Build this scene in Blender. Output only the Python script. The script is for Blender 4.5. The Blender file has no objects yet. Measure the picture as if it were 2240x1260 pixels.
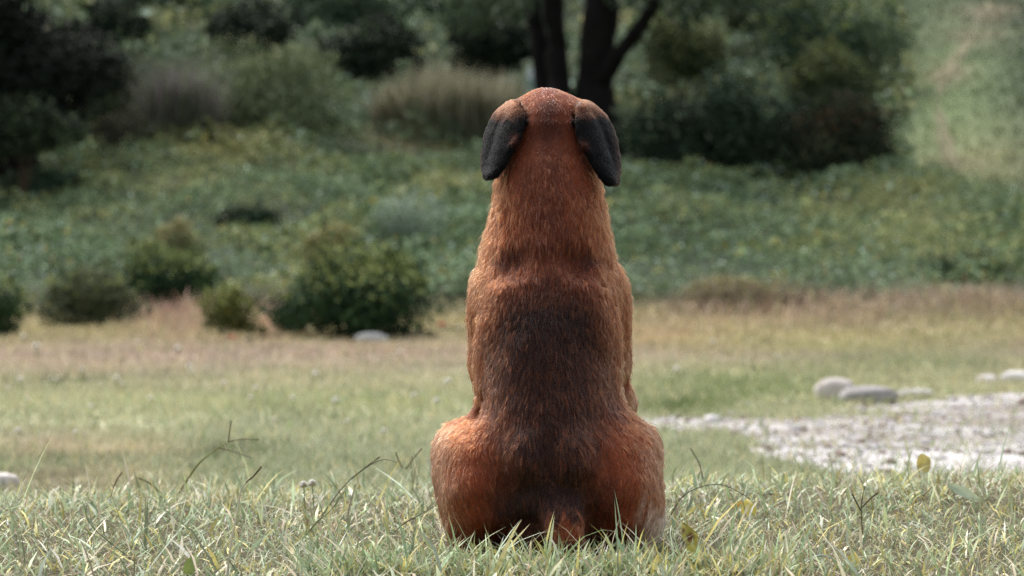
import bpy, math
import numpy as np
from mathutils import Vector

# ------------------------------------------------------------------ camera, sky, sun, exposure
SC = bpy.context.scene
COL = SC.collection
LENS, CAM_H, D0 = 101.27, 0.5, 4.5
KPX = 36.0 / (2240.0 * LENS)               # radians per photograph pixel
PITCH = math.atan(130 * KPX)
cam_data = bpy.data.cameras.new('camera')
cam_data.lens = LENS
cam_data.sensor_width = 36.0
cam_data.clip_start = 0.05
cam_data.clip_end = 2000.0
cam_data.dof.use_dof = True
cam_data.dof.focus_distance = 4.44
cam_data.dof.aperture_fstop = 6.6
cam = bpy.data.objects.new('camera', cam_data)
COL.objects.link(cam)
cam.location = (0, 0, CAM_H)
cam.rotation_euler = (math.pi / 2 - PITCH, 0, 0)
SC.camera = cam

SUN_EL, SUN_AZ = math.radians(58), math.radians(-25)      # azimuth measured from +Y towards +X
world = bpy.data.worlds.new('World')
SC.world = world
world.use_nodes = True
wn, wl = world.node_tree.nodes, world.node_tree.links
wn.clear()
sky = wn.new('ShaderNodeTexSky')
sky.sky_type = 'NISHITA'
sky.sun_disc = False
sky.sun_elevation = SUN_EL
sky.sun_rotation = SUN_AZ
sky.air_density = 1.0
sky.dust_density = 4.0
hsv = wn.new('ShaderNodeHueSaturation')                    # thin cloud cover: the blue is washed out
hsv.inputs['Saturation'].default_value = 0.35
bg = wn.new('ShaderNodeBackground')
bg.inputs['Strength'].default_value = 0.12
wo = wn.new('ShaderNodeOutputWorld')
wl.new(sky.outputs[0], hsv.inputs['Color'])
wl.new(hsv.outputs[0], bg.inputs['Color'])
wl.new(bg.outputs[0], wo.inputs['Surface'])

sun_data = bpy.data.lights.new('sun', 'SUN')
sun_data.energy = 1.1
sun_data.angle = math.radians(22)
sun_data.color = (1.0, 0.95, 0.88)
sun = bpy.data.objects.new('sun', sun_data)
COL.objects.link(sun)
sdir = Vector((math.sin(SUN_AZ) * math.cos(SUN_EL), math.cos(SUN_AZ) * math.cos(SUN_EL), math.sin(SUN_EL)))
sun.rotation_euler = sdir.to_track_quat('Z', 'Y').to_euler()

SC.view_settings.view_transform = 'Standard'
SC.view_settings.look = 'None'
SC.view_settings.gamma = 1.0
SC.view_settings.exposure = 1.28
SC.cycles.use_denoising = True
SC.cycles.denoising_prefilter = 'NONE'
SC.cycles.use_adaptive_sampling = False
SC.cycles.sample_clamp_indirect = 3.0
SC.cycles.max_bounces = 6
SC.cycles.diffuse_bounces = 3
SC.cycles.transmission_bounces = 4
SC.cycles.transparent_max_bounces = 6

# ------------------------------------------------------------------ helpers
rng = np.random.default_rng(7)


def P(px, py, d):
    """World point seen at photograph pixel (px, py) when it stands d metres out along Y."""
    px = np.asarray(px, float); py = np.asarray(py, float); d = np.asarray(d, float)
    s, c = math.sin(PITCH), math.cos(PITCH)
    u = (px - 1120) * KPX
    v = (630 - py) * KPX
    dy = c + v * s
    dz = -s + v * c
    t = d / dy
    return np.stack(np.broadcast_arrays(u * t, d, CAM_H + dz * t), -1)


def to_px(p):
    s, c = math.sin(PITCH), math.cos(PITCH)
    x, y, z = p[..., 0], p[..., 1], p[..., 2] - CAM_H
    f = y * c - z * s
    v = y * s + z * c
    f = np.maximum(f, 0.05)
    return 1120 + x / f / KPX, 630 - v / f / KPX


def sstep(a, b, x):
    t = np.clip((x - a) / (b - a), 0, 1)
    return t * t * (3 - 2 * t)


def _hash(ix, iy, iz, seed):
    h = (ix * 374761393 + iy * 668265263 + iz * 2147483647 + seed * 1274126177) & 0xFFFFFFFF
    h = ((h ^ (h >> 13)) * 1274126177) & 0xFFFFFFFF
    h = ((h ^ (h >> 16)) * 2246822519) & 0xFFFFFFFF
    return ((h ^ (h >> 15)) & 0xFFFF) / 65535.0


def noise(p, scale, seed=0):
    """Value noise in [-1, 1]; p (..., 2 or 3)."""
    q = np.asarray(p, float) / scale
    if q.shape[-1] == 2:
        q = np.concatenate([q, np.zeros(q.shape[:-1] + (1,))], -1)
    i = np.floor(q).astype(np.int64)
    f = q - i
    f = f * f * (3 - 2 * f)
    r = 0
    for dx in (0, 1):
        for dy in (0, 1):
            for dz in (0, 1):
                w = (f[..., 0] if dx else 1 - f[..., 0]) * (f[..., 1] if dy else 1 - f[..., 1]) * (f[..., 2] if dz else 1 - f[..., 2])
                r = r + w * _hash(i[..., 0] + dx, i[..., 1] + dy, i[..., 2] + dz, seed)
    return r * 2 - 1


def fbm(p, scale, seed=0, oct=3):
    r, a = 0, 1.0
    for o in range(oct):
        r = r + a * noise(p, scale / 2 ** o, seed + o * 17)
        a *= 0.5
    return r / 1.75


def srgb(r, g, b):
    c = np.array([r, g, b], float) / 255
    return np.where(c <= 0.04045, c / 12.92, ((c + 0.055) / 1.055) ** 2.4)


def link(o, parent=None):
    COL.objects.link(o)
    if parent is not None:
        o.parent = parent
        o.matrix_parent_inverse = parent.matrix_world.inverted() if parent.type != 'EMPTY' else parent.matrix_world.inverted()
    return o


def tag(o, label=None, cat=None, group=None, kind=None):
    if label: o['label'] = label
    if cat: o['category'] = cat
    if group: o['group'] = group
    if kind: o['kind'] = kind
    return o


def mesh_obj(name, v, f, mat, col=None, smooth=True, parent=None, at=None):
    """v (N,3); f an int array (M,3|4) or a list of such arrays; col (N,3) vertex colour."""
    v = np.asarray(v, float)
    if at is not None:
        v = v - np.asarray(at)
    fs = f if isinstance(f, list) else [f]
    fs = [np.asarray(a, np.int64) for a in fs if len(a)]
    m = bpy.data.meshes.new(name)
    m.vertices.add(len(v))
    m.vertices.foreach_set('co', v.astype(np.float32).ravel())
    loops = np.concatenate([a.ravel() for a in fs])
    sizes = np.concatenate([np.full(len(a), a.shape[1]) for a in fs])
    starts = np.concatenate([[0], np.cumsum(sizes)[:-1]])
    m.loops.add(len(loops))
    m.loops.foreach_set('vertex_index', loops.astype(np.int32))
    m.polygons.add(len(sizes))
    m.polygons.foreach_set('loop_start', starts.astype(np.int32))
    m.polygons.foreach_set('use_smooth', np.full(len(sizes), bool(smooth)))
    if col is not None:
        ca = m.color_attributes.new('Col', 'FLOAT_COLOR', 'POINT')
        c4 = np.ones((len(v), 4), np.float32)
        c4[:, :3] = np.clip(col, 0.001, 1)
        ca.data.foreach_set('color', c4.ravel())
    m.update(calc_edges=True)
    m.validate()
    m.materials.append(mat)
    o = bpy.data.objects.new(name, m)
    COL.objects.link(o)
    if at is not None and parent is None:
        o.location = at
    if parent is not None:
        o.parent = parent                 # vertices are given relative to the parent
    return o


def empty(name, loc):
    o = bpy.data.objects.new(name, None)
    COL.objects.link(o)
    o.location = loc
    o.empty_display_size = 0.1
    return o


def new_mat(name):
    m = bpy.data.materials.new(name)
    m.use_nodes = True
    m.node_tree.nodes.clear()
    return m, m.node_tree.nodes, m.node_tree.links


def attr_mat(name, rough=0.6, transl=0.0, spec=0.3, bump=0.0, bump_scale=60.0, var=0.0, var_scale=20.0):
    """Surface coloured by the vertex colour 'Col' with optional noise variation, bump, translucency."""
    m, n, l = new_mat(name)
    a = n.new('ShaderNodeAttribute'); a.attribute_name = 'Col'
    b = n.new('ShaderNodeBsdfPrincipled')
    b.inputs['Roughness'].default_value = rough
    b.inputs['Specular IOR Level'].default_value = spec
    out = n.new('ShaderNodeOutputMaterial')
    csock = a.outputs['Color']
    if var or bump:
        tc = n.new('ShaderNodeTexCoord')
    if var:
        nz = n.new('ShaderNodeTexNoise'); nz.inputs['Scale'].default_value = var_scale; nz.inputs['Detail'].default_value = 6
        l.new(tc.outputs['Object'], nz.inputs['Vector'])
        mr = n.new('ShaderNodeMapRange')
        mr.inputs[1].default_value = 0.25; mr.inputs[2].default_value = 0.75
        mr.inputs[3].default_value = 1 - var; mr.inputs[4].default_value = 1 + var
        l.new(nz.outputs['Fac'], mr.inputs[0])
        mx = n.new('ShaderNodeVectorMath'); mx.operation = 'SCALE'
        l.new(csock, mx.inputs[0]); l.new(mr.outputs[0], mx.inputs['Scale'])
        csock = mx.outputs[0]
    if bump:
        nb = n.new('ShaderNodeTexNoise'); nb.inputs['Scale'].default_value = bump_scale; nb.inputs['Detail'].default_value = 8
        l.new(tc.outputs['Object'], nb.inputs['Vector'])
        bp = n.new('ShaderNodeBump'); bp.inputs['Strength'].default_value = bump; bp.inputs['Distance'].default_value = 0.02
        l.new(nb.outputs['Fac'], bp.inputs['Height'])
        l.new(bp.outputs[0], b.inputs['Normal'])
    l.new(csock, b.inputs['Base Color'])
    if transl:
        t = n.new('ShaderNodeBsdfTranslucent')
        l.new(csock, t.inputs['Color'])
        mix = n.new('ShaderNodeMixShader'); mix.inputs[0].default_value = transl
        l.new(b.outputs[0], mix.inputs[1]); l.new(t.outputs[0], mix.inputs[2])
        l.new(mix.outputs[0], out.inputs['Surface'])
    else:
        l.new(b.outputs[0], out.inputs['Surface'])
    return m


M_GROUND = attr_mat('ground_soil', 0.9, 0, 0.15, 0.6, 45, 0.3, 7)
M_GRASS = attr_mat('grass_blade', 0.48, 0.22, 0.35)
M_FAR_GRASS = attr_mat('meadow_blade', 0.6, 0.30, 0.15)
M_LEAF = attr_mat('leaf', 0.6, 0.12, 0.10)
M_BARK = attr_mat('bark', 0.95, 0, 0.08, 0.8, 14, 0.35, 9)
M_STONE = attr_mat('stone', 0.85, 0, 0.25, 0.5, 30, 0.22, 14)
M_GRAVEL = attr_mat('gravel', 0.9, 0, 0.2, 0.6, 60, 0.25, 16)
M_PETAL = attr_mat('petal', 0.6, 0.25, 0.3)
M_PLAIN = attr_mat('weathered_plastic', 0.5, 0, 0.4, 0.1, 40, 0.12, 10)

# ------------------------------------------------------------------ terrain
_KN = [(-150, -60.0)]
_rows = [(1170, 4.65), (1100, None), (1010, 9.5), (900, 13.0), (800, 19.0), (740, 25.0), (690, 29.0), (600, 33.0), (500, 38.0), (400, 44.0), (300, 50.0),
         (200, 56.0), (100, 63.0), (0, 71.0), (-150, 85.0), (-500, 125.0)]
kd = [-400.0, 0.0, 4.0, 5.15, 5.6, 6.2, 7.4]
kz = [0.0, 0.0, 0.0, 0.0, -0.012, -0.075, -0.215]
for py_, d_ in _rows:
    if d_ and d_ > 9:
        kd.append(d_); kz.append(float(P(1120, py_, d_)[2]))
kd += [200.0, 420.0]; kz += [kz[-1] + 14, kz[-1] + 26]
kd, kz = np.array(kd), np.array(kz)
_sec = np.diff(kz) / np.diff(kd)
_tan = np.zeros(len(kd))
_tan[1:-1] = np.where(_sec[:-1] * _sec[1:] > 0, 2 * _sec[:-1] * _sec[1:] / (_sec[:-1] + _sec[1:] + 1e-12), 0)
_tan[-1] = _sec[-1]


def profile(d):
    d = np.clip(d, kd[0], kd[-1])
    i = np.clip(np.searchsorted(kd, d, side='right') - 1, 0, len(kd) - 2)
    h = kd[i + 1] - kd[i]
    t = (d - kd[i]) / h
    t2, t3 = t * t, t * t * t
    return (2 * t3 - 3 * t2 + 1) * kz[i] + (t3 - 2 * t2 + t) * h * _tan[i] + (-2 * t3 + 3 * t2) * kz[i + 1] + (t3 - t2) * h * _tan[i + 1]


def gz(x, d):
    x = np.asarray(x, float); d = np.asarray(d, float)
    q = np.stack(np.broadcast_arrays(x, d), -1)
    z = profile(d)
    z = z + 0.022 * np.clip(x, -1.6, 1.6) * sstep(4.7, 5.6, d) * (1 - sstep(9, 14, d))
    z = z + 0.007 * fbm(q, 0.35, 3) * sstep(3.2, 4.0, d) * (1 - 0.6 * sstep(4.1, 4.3, d) * (1 - sstep(4.9, 5.2, d)))
    z = z + 0.045 * fbm(q, 1.3, 11) * sstep(7, 9.5, d) * (1 - sstep(26, 40, d))
    z = z + 0.22 * fbm(q, 5.0, 23) * sstep(30, 42, d)
    z = z + 1.2 * fbm(q, 40.0, 29) * sstep(80, 140, d)
    return z


def ground_at(px, py, lo=3.6, hi=200.0):
    """First ground point on the ray through a photograph pixel."""
    ds = np.exp(np.linspace(math.log(lo), math.log(hi), 3000))
    p = P(px, py, ds)
    g = gz(p[:, 0], ds)
    k = np.argmax(p[:, 2] <= g)
    return np.array([p[k, 0], ds[k], g[k]])


# ground colour, patch by patch (dry, mown, worn, lush), some hummock shade painted in
_GP = np.array([1300, 1150, 1010, 950, 880, 820, 780, 735, 700, 660, 600, 450, 300, 150, -100])
_GC = np.array([srgb(84, 76, 58), srgb(84, 78, 58), srgb(140, 144, 114), srgb(148, 150, 122), srgb(154, 154, 122), srgb(158, 152, 126), srgb(156, 142, 126),
                srgb(148, 138, 104), srgb(140, 130, 96), srgb(78, 80, 58), srgb(48, 58, 42), srgb(46, 56, 40), srgb(46, 56, 40), srgb(46, 58, 42), srgb(46, 58, 42)])
_BLOBS = [  # px, py, rx, ry, colour, weight
    (250, 800, 420, 22, srgb(160, 140, 126), .5), (800, 775, 260, 16, srgb(160, 140, 124), .5), (370, 700, 90, 45, srgb(154, 124, 112), .7),
    (600, 700, 40, 40, srgb(160, 126, 112), .7), (1750, 690, 380, 22, srgb(154, 134, 118), .6), (2100, 660, 200, 30, srgb(150, 122, 112), .7),
    (1450, 735, 120, 26, srgb(160, 136, 108), .6), (1650, 665, 160, 22, srgb(112, 86, 76), .8), (1800, 760, 300, 16, srgb(150, 148, 96), .5),
    (1600, 850, 260, 40, srgb(122, 130, 90), .8), (2000, 800, 260, 30, srgb(126, 132, 98), .7), (1500, 895, 120, 16, srgb(86, 100, 56), .7),
    (500, 985, 110, 12, srgb(84, 94, 60), .7), (130, 1005, 170, 10, srgb(80, 88, 60), .7), (700, 890, 300, 40, srgb(146, 150, 112), .5),  # first two: hummock and bank-edge shade painted as darker green
    (150, 840, 120, 10, srgb(100, 104, 70), .6), (100, 980, 160, 25, srgb(170, 150, 130), .45), (300, 985, 120, 20, srgb(172, 156, 130), .45),
    (950, 290, 130, 26, srgb(140, 104, 66), .75), (2080, 300, 160, 300, srgb(112, 126, 88), .75), (2150, 360, 120, 60, srgb(134, 132, 96), .5),
    (2070, 165, 40, 20, srgb(146, 124, 110), .4), (2130, 80, 60, 18, srgb(136, 122, 104), .5), (2160, 30, 60, 20, srgb(136, 122, 104), .5), (2100, 355, 60, 12, srgb(134, 122, 102), .4),
]


def ground_col(x, d):
    z = gz(x, d)
    q = np.stack([x, d], -1)
    px, py = to_px(np.stack([x, d, z], -1))
    # everything in front of the crest is the mown grass the dog sits in
    py = np.where(d < 6.3, 1150, np.where(d < 9.3, np.minimum(py, 1000), py))
    jx = px + 40 * fbm(q, 1.0, 41); jy = py + 14 * fbm(q, 0.8, 43)
    c = np.stack([np.interp(-jy, -_GP, _GC[:, i]) for i in range(3)], -1)
    for bx, by, rx, ry, bc, w in _BLOBS:
        g = w * np.exp(-(((jx - bx) / rx) ** 2 + ((jy - by) / ry) ** 2)) * (d > 6.3)
        c = c + (bc - c) * np.clip(g * 1.25, 0, 1)[..., None]
    c = c * (1 + 0.22 * fbm(q, 0.5, 51)[..., None] * np.array([1.0, .9, .8]))
    return c, jx, jy


def stairs(*parts):
    return np.unique(np.round(np.concatenate([np.arange(a, b, s) for a, b, s in parts]), 4))


dn = stairs((-380, -60, 40), (-60, -5, 5), (-5, 3, .5), (3, 9, .06), (9, 30, .16), (30, 95, .5), (95, 420, 8))
xn = stairs((-400, -60, 20), (-60, -14, 1.5), (-14, -3, .3), (-3, 3, .08), (3, 14, .3), (14, 60, 1.5), (60, 420, 20))
GX, GD = np.meshgrid(xn, dn)
gx, gd = GX.ravel(), GD.ravel()
gcol, _, _ = ground_col(gx, gd)
gi = np.arange(len(gx)).reshape(GX.shape)
gf = np.stack([gi[:-1, :-1], gi[:-1, 1:], gi[1:, 1:], gi[1:, :-1]], -1).reshape(-1, 4)
ground = mesh_obj('ground', np.stack([gx, gd, gz(gx, gd)], -1), gf, M_GROUND, gcol)
tag(ground, 'rough grassy ground dropping behind the dog and rising into a hillside', kind='structure')


def gravel_mask(x, d):
    z = gz(x, d)
    px, py = to_px(np.stack([x, d, z], -1))
    q = np.stack([x, d], -1)
    top = np.interp(px, [1380, 1500, 1640, 1780, 1960, 2100, 2260, 2600], [905, 898, 890, 892, 890, 872, 862, 850])
    bot = np.interp(px, [1380, 1560, 1700, 1850, 2600], [956, 962, 1010, 1040, 1060])
    m = np.minimum((py - top) / 14, (bot - py) / 14)
    m = np.where(px < 1370, -1, m) + 2.6 * fbm(q * np.array([.4, 1]), 0.45, 61) - 0.25
    # a strip of turf crosses it
    turf = np.exp(-(((px - 1560) / 170) ** 2 + ((py - 968) / 14) ** 2))
    m = m - 2.2 * turf
    return np.where((d > 7.2) & (d < 18), m, -1), px, py


# pale gravel track: a sheet just above the ground where the grass is worn off
xs, dsn = np.arange(0.3, 5.0, .05), np.arange(7.4, 17.0, .06)
TX, TD = np.meshgrid(xs, dsn)
tm, _, _ = gravel_mask(TX, TD)
ti = np.arange(TX.size).reshape(TX.shape)
keep = (tm[:-1, :-1] + tm[1:, 1:] + tm[:-1, 1:] + tm[1:, :-1]) > 0
tf = np.stack([ti[:-1, :-1], ti[:-1, 1:], ti[1:, 1:], ti[1:, :-1]], -1)[keep]
tq = np.stack([TX.ravel(), TD.ravel()], -1)
w = fbm(tq, .35, 71)[:, None]
tc = srgb(184, 180, 179) * (1 + .25 * w) + (srgb(112, 94, 84) - srgb(168, 160, 160)) * np.clip(3.0 * fbm(tq * np.array([.3, 1]), .4, 77)[:, None] - .2, 0, .9)
used = np.unique(tf)
remap = -np.ones(TX.size, int); remap[used] = np.arange(len(used))
tv = np.stack([TX.ravel(), TD.ravel(), gz(TX.ravel(), TD.ravel()) + .006], -1)[used]
track = mesh_obj('gravel_path', tv, remap[tf.reshape(-1, 4)], M_GRAVEL, tc[used])
tag(track, 'pale worn gravel path across the meadow at right', kind='structure')

# dirt footpath up the slope at top right
pp = [ground_at(a, b, 40) for a, b in ((2095, 395), (2065, 300), (2050, 225), (2065, 165), (2115, 100), (2140, 50), (2170, 5))]
pp = np.array(pp)
tt = np.linspace(0, len(pp) - 1, 90)
pc = np.stack([np.interp(tt, np.arange(len(pp)), pp[:, i]) for i in (0, 1)], -1)
pw = .36 * np.maximum(0.26 + 0.2 * np.sin(tt * 2.3) + 0.18 * noise(np.stack([tt, tt], -1), .5, 5), .04) * .8
nn = np.gradient(pc, axis=0); nn = np.stack([nn[:, 1], -nn[:, 0]], -1) / np.linalg.norm(nn, axis=1)[:, None]
across = np.linspace(-1, 1, 7)
pv = pc[:, None] + nn[:, None] * (across[None, :, None] * pw[:, None, None])
pv = pv.reshape(-1, 2)
pi_ = np.arange(len(pv)).reshape(90, 7)
pf = np.stack([pi_[:-1, :-1], pi_[:-1, 1:], pi_[1:, 1:], pi_[1:, :-1]], -1).reshape(-1, 4)
pcol = srgb(114, 110, 86) * (1 + .2 * fbm(pv, .6, 5)[:, None])
dirt = mesh_obj('dirt_path', np.concatenate([pv, gz(pv[:, 0], pv[:, 1])[:, None] + .02], 1), pf, M_GROUND, pcol)
tag(dirt, 'bare pinkish footpath climbing the hillside at top right', kind='structure')

# ------------------------------------------------------------------ vegetation builders


def blades(root, L, W, head, a0, a1, nseg=3, twist=None):
    """Bent tapering blades. Arrays over N blades -> verts, [quads, tris], vertex->blade index, t."""
    N = len(root)
    t = (np.arange(nseg) + .5) / nseg
    ang = a0[:, None] + (a1 - a0)[:, None] * t[None]
    step = (L / nseg)[:, None]
    hx = np.concatenate([np.zeros((N, 1)), np.cumsum(np.sin(ang) * step, 1)], 1)
    hz = np.concatenate([np.zeros((N, 1)), np.cumsum(np.cos(ang) * step, 1)], 1)
    dirv = np.stack([np.cos(head), np.sin(head)], -1)
    c = np.empty((N, nseg + 1, 3))
    c[..., :2] = root[:, None, :2] + dirv[:, None] * hx[..., None]
    c[..., 2] = root[:, None, 2] + hz
    th = head + np.pi / 2 + (twist if twist is not None else 0)
    side = np.stack([np.cos(th), np.sin(th), np.zeros(N)], -1)
    prof = np.array([.7, 1.0, .75, .5, .3, .2])[:nseg] if nseg < 6 else np.linspace(1, .2, nseg)
    off = side[:, None] * (W[:, None] * .5 * prof[None])[..., None]
    Lh, Rh = c[:, :nseg] - off, c[:, :nseg] + off
    V = np.concatenate([np.stack([Lh, Rh], 2).reshape(N, 2 * nseg, 3), c[:, nseg:]], 1)
    k = 2 * nseg + 1
    b = (np.arange(N) * k)[:, None]
    quads = np.concatenate([b + np.array([[2 * i, 2 * i + 1, 2 * i + 3, 2 * i + 2]]) for i in range(nseg - 1)], 0) if nseg > 1 else np.zeros((0, 4), int)
    tris = b + np.array([[2 * nseg - 2, 2 * nseg - 1, 2 * nseg]])
    tv_ = np.concatenate([np.repeat(np.arange(nseg) / nseg, 2), [1.0]])
    return V.reshape(-1, 3), [quads, tris], np.repeat(np.arange(N), k), np.tile(tv_, N)


def leaves(pos, nrm, size, aspect=.55, fold=.25):
    """Rhombic leaves, a folded pair of triangles each, lying across the given normals."""
    N = len(pos)
    nrm = nrm / (np.linalg.norm(nrm, axis=1, keepdims=True) + 1e-9)
    a = rng.normal(size=(N, 3)); a[:, 2] -= .3
    t = a - nrm * np.sum(a * nrm, 1, keepdims=True)
    t /= np.linalg.norm(t, axis=1, keepdims=True) + 1e-9
    s = np.cross(nrm, t)
    size = size[:, None]
    v0 = pos - t * size * .5
    v2 = pos + t * size * .5 - nrm * size * .08
    mid = pos - t * size * .05 + nrm * size * fold * .3
    v1 = mid - s * size * aspect * .5
    v3 = mid + s * size * aspect * .5
    V = np.stack([v0, v1, v2, v3], 1).reshape(-1, 3)
    b = (np.arange(N) * 4)[:, None]
    F = np.concatenate([b + [[0, 1, 2]], b + [[0, 2, 3]]], 0)
    return V, F


def tube(path, rad, sides=7, cap=True):
    path = np.asarray(path, float); rad = np.asarray(rad, float)
    n = len(path)
    tan = np.gradient(path, axis=0)
    tan /= np.linalg.norm(tan, axis=1, keepdims=True) + 1e-12
    up = np.array([.13, 1.0, .07]) if abs(tan[0][1]) < .9 else np.array([1.0, .1, .1])
    V = []
    for i in range(n):
        s = np.cross(tan[i], up); s /= np.linalg.norm(s)
        r = np.cross(s, tan[i])
        a = np.linspace(0, 2 * np.pi, sides, endpoint=False)
        V.append(path[i] + rad[i] * (np.cos(a)[:, None] * s + np.sin(a)[:, None] * r))
    V = np.concatenate(V)
    F = []
    for i in range(n - 1):
        for j in range(sides):
            F.append((i * sides + j, i * sides + (j + 1) % sides, (i + 1) * sides + (j + 1) % sides, (i + 1) * sides + j))
    return V, np.array(F)


def join(parts):
    V, F, C, n = [], {}, [], 0
    for v, f, c in parts:
        for a in (f if isinstance(f, list) else [f]):
            if len(a):
                F.setdefault(a.shape[1], []).append(a + n)
        V.append(v); C.append(np.broadcast_to(c, (len(v), 3))); n += len(v)
    return np.concatenate(V), [np.concatenate(a) for a in F.values()], np.concatenate(C)


def smooth_path(pts, n):
    pts = np.asarray(pts, float)
    t = np.linspace(0, len(pts) - 1, n)
    i = np.clip(t.astype(int), 0, len(pts) - 2)
    f = (t - i)[:, None]
    p0 = pts[np.maximum(i - 1, 0)]; p1 = pts[i]; p2 = pts[i + 1]; p3 = pts[np.minimum(i + 2, len(pts) - 1)]
    return .5 * (2 * p1 + (p2 - p0) * f + (2 * p0 - 5 * p1 + 4 * p2 - p3) * f ** 2 + (3 * p1 - p0 - 3 * p2 + p3) * f ** 3)


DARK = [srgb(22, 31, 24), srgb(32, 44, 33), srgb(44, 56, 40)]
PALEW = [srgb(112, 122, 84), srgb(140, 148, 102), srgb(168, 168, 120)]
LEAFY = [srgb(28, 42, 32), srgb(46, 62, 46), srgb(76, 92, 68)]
MID = [srgb(48, 66, 52), srgb(68, 88, 66), srgb(96, 110, 82)]
BLUEG = [srgb(70, 92, 76), srgb(92, 112, 92), srgb(112, 130, 106)]
OLIVE = [srgb(62, 78, 54), srgb(90, 102, 70), srgb(122, 126, 86)]
YELL = srgb(152, 162, 94)


def shrub(name, label, cat, px0, px1, py0, py1, d, pal, n=3500, leaf=.06, flush=.15, seed=1, group=None, depth=.8, lumps=14, dark=1.0, flush_col=YELL, squash=1.0):
    """A leafy shrub filling the photograph box, standing on the ground at distance d."""
    global rng
    keep_rng = rng
    rng = np.random.default_rng(seed)
    a, b = P(px0, py1, d), P(px1, py0, d)
    cx = (a[0] + b[0]) / 2
    rx = abs(b[0] - a[0]) / 2
    base = float(gz(cx, d))
    zb = min(a[2], base + .05) if a[2] < base + .3 else a[2]
    zt = b[2]
    zb -= .10 * (zt - zb)
    rz = max((zt - zb) / 2, .1)
    czz = zb + rz
    ry = rx * depth
    root = empty(name, (cx, d, base))
    tag(root, label, cat, group)
    th = rng.uniform(0, 2 * np.pi, lumps); ph = rng.uniform(-1, 1, lumps)
    rr = rng.uniform(.25, .68, lumps)
    lc = np.stack([np.cos(th) * np.sqrt(1 - ph ** 2) * rr, np.sin(th) * np.sqrt(1 - ph ** 2) * rr, ph * rr * .95], -1)
    lr = rng.uniform(.26, .46, lumps)
    lc[0] = 0; lr[0] = .62
    k = rng.choice(lumps, n, p=lr ** 2 / np.sum(lr ** 2))
    u = rng.normal(size=(n, 3)); u /= np.linalg.norm(u, axis=1, keepdims=True)
    rad = lr[k] * (1 - .55 * rng.random(n) ** 2.2) * (1 + .22 * fbm(u * 1.0 + k[:, None] * 3, .5, seed))
    q = lc[k] + u * rad[:, None]
    q = q / np.percentile(np.abs(q), 98.8, axis=0)
    nsh = 46                                              # leafy shoots breaking the outline
    hit = rng.choice(n, nsh)
    sdir_ = u[hit] * .8 + rng.normal(size=(nsh, 3)) * .35 + np.array([0, 0, .45])
    slen = rng.uniform(.12, .36, nsh)
    onsh = rng.random(n) < .10
    si = rng.integers(0, nsh, n)
    along = q[hit][si] + sdir_[si] * (slen[si] * rng.random(n))[:, None] + rng.normal(size=(n, 3)) * .025
    q = np.where(onsh[:, None], along, q)
    stray = rng.random(n) < .05
    q[stray] *= rng.uniform(1.0, 1.12, (int(stray.sum()), 1))
    pos = q * np.array([rx, ry, rz * squash]) + np.array([0, 0, czz - base])
    gl = gz(pos[:, 0] + cx, pos[:, 1] + d) - base
    pos[:, 2] = np.maximum(pos[:, 2], gl + .02 + .05 * rng.random(n))
    nr = u * np.array([1, 1, 1.0]) + rng.normal(size=(n, 3)) * .55 + np.array([0, 0, .35])
    size = leaf * rng.uniform(.6, 1.45, n)
    V, F = leaves(pos, nr, size)
    tt_ = np.clip(.5 + .5 * fbm(pos, rx * .5 + .05, seed + 3) + rng.normal(size=n) * .3, 0, 1)
    p0, p1, p2 = pal
    c = np.where(tt_[:, None] < .5, p0 + (p1 - p0) * (tt_ * 2)[:, None], p1 + (p2 - p1) * (tt_ * 2 - 1)[:, None])
    young_lit = rng.random(n) < flush * sstep(-.2, .8, q[:, 2]) * 2 * (rad / lr[k] > .85)     # new growth at the shoot tips, also painting the lit tops paler
    c[young_lit] = c[young_lit] * .35 + flush_col * .65 * rng.uniform(.8, 1.15, (int(young_lit.sum()), 1))
    c = c * rng.uniform(.8, 1.2, (n, 1)) * dark
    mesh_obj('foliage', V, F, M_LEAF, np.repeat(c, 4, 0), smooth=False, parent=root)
    ns = 6
    parts = []
    for i in range(ns):
        e = lc[rng.integers(0, lumps)] * np.array([rx, ry, rz]) + np.array([0, 0, czz - base])
        s0 = np.array([rng.normal() * rx * .08, rng.normal() * ry * .08, -.05])
        mid = (s0 + e) / 2 + rng.normal(size=3) * rx * .08
        pth = smooth_path([s0, mid, e], 6)
        r0 = max(.012, rx * .022)
        v, f = tube(pth, np.linspace(r0, r0 * .35, 6), 5)
        parts.append((v, f, srgb(70, 58, 46)))
    v, f, c = join(parts)
    mesh_obj('stem', v, f, M_BARK, c, parent=root)
    rng = keep_rng
    return root


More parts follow.
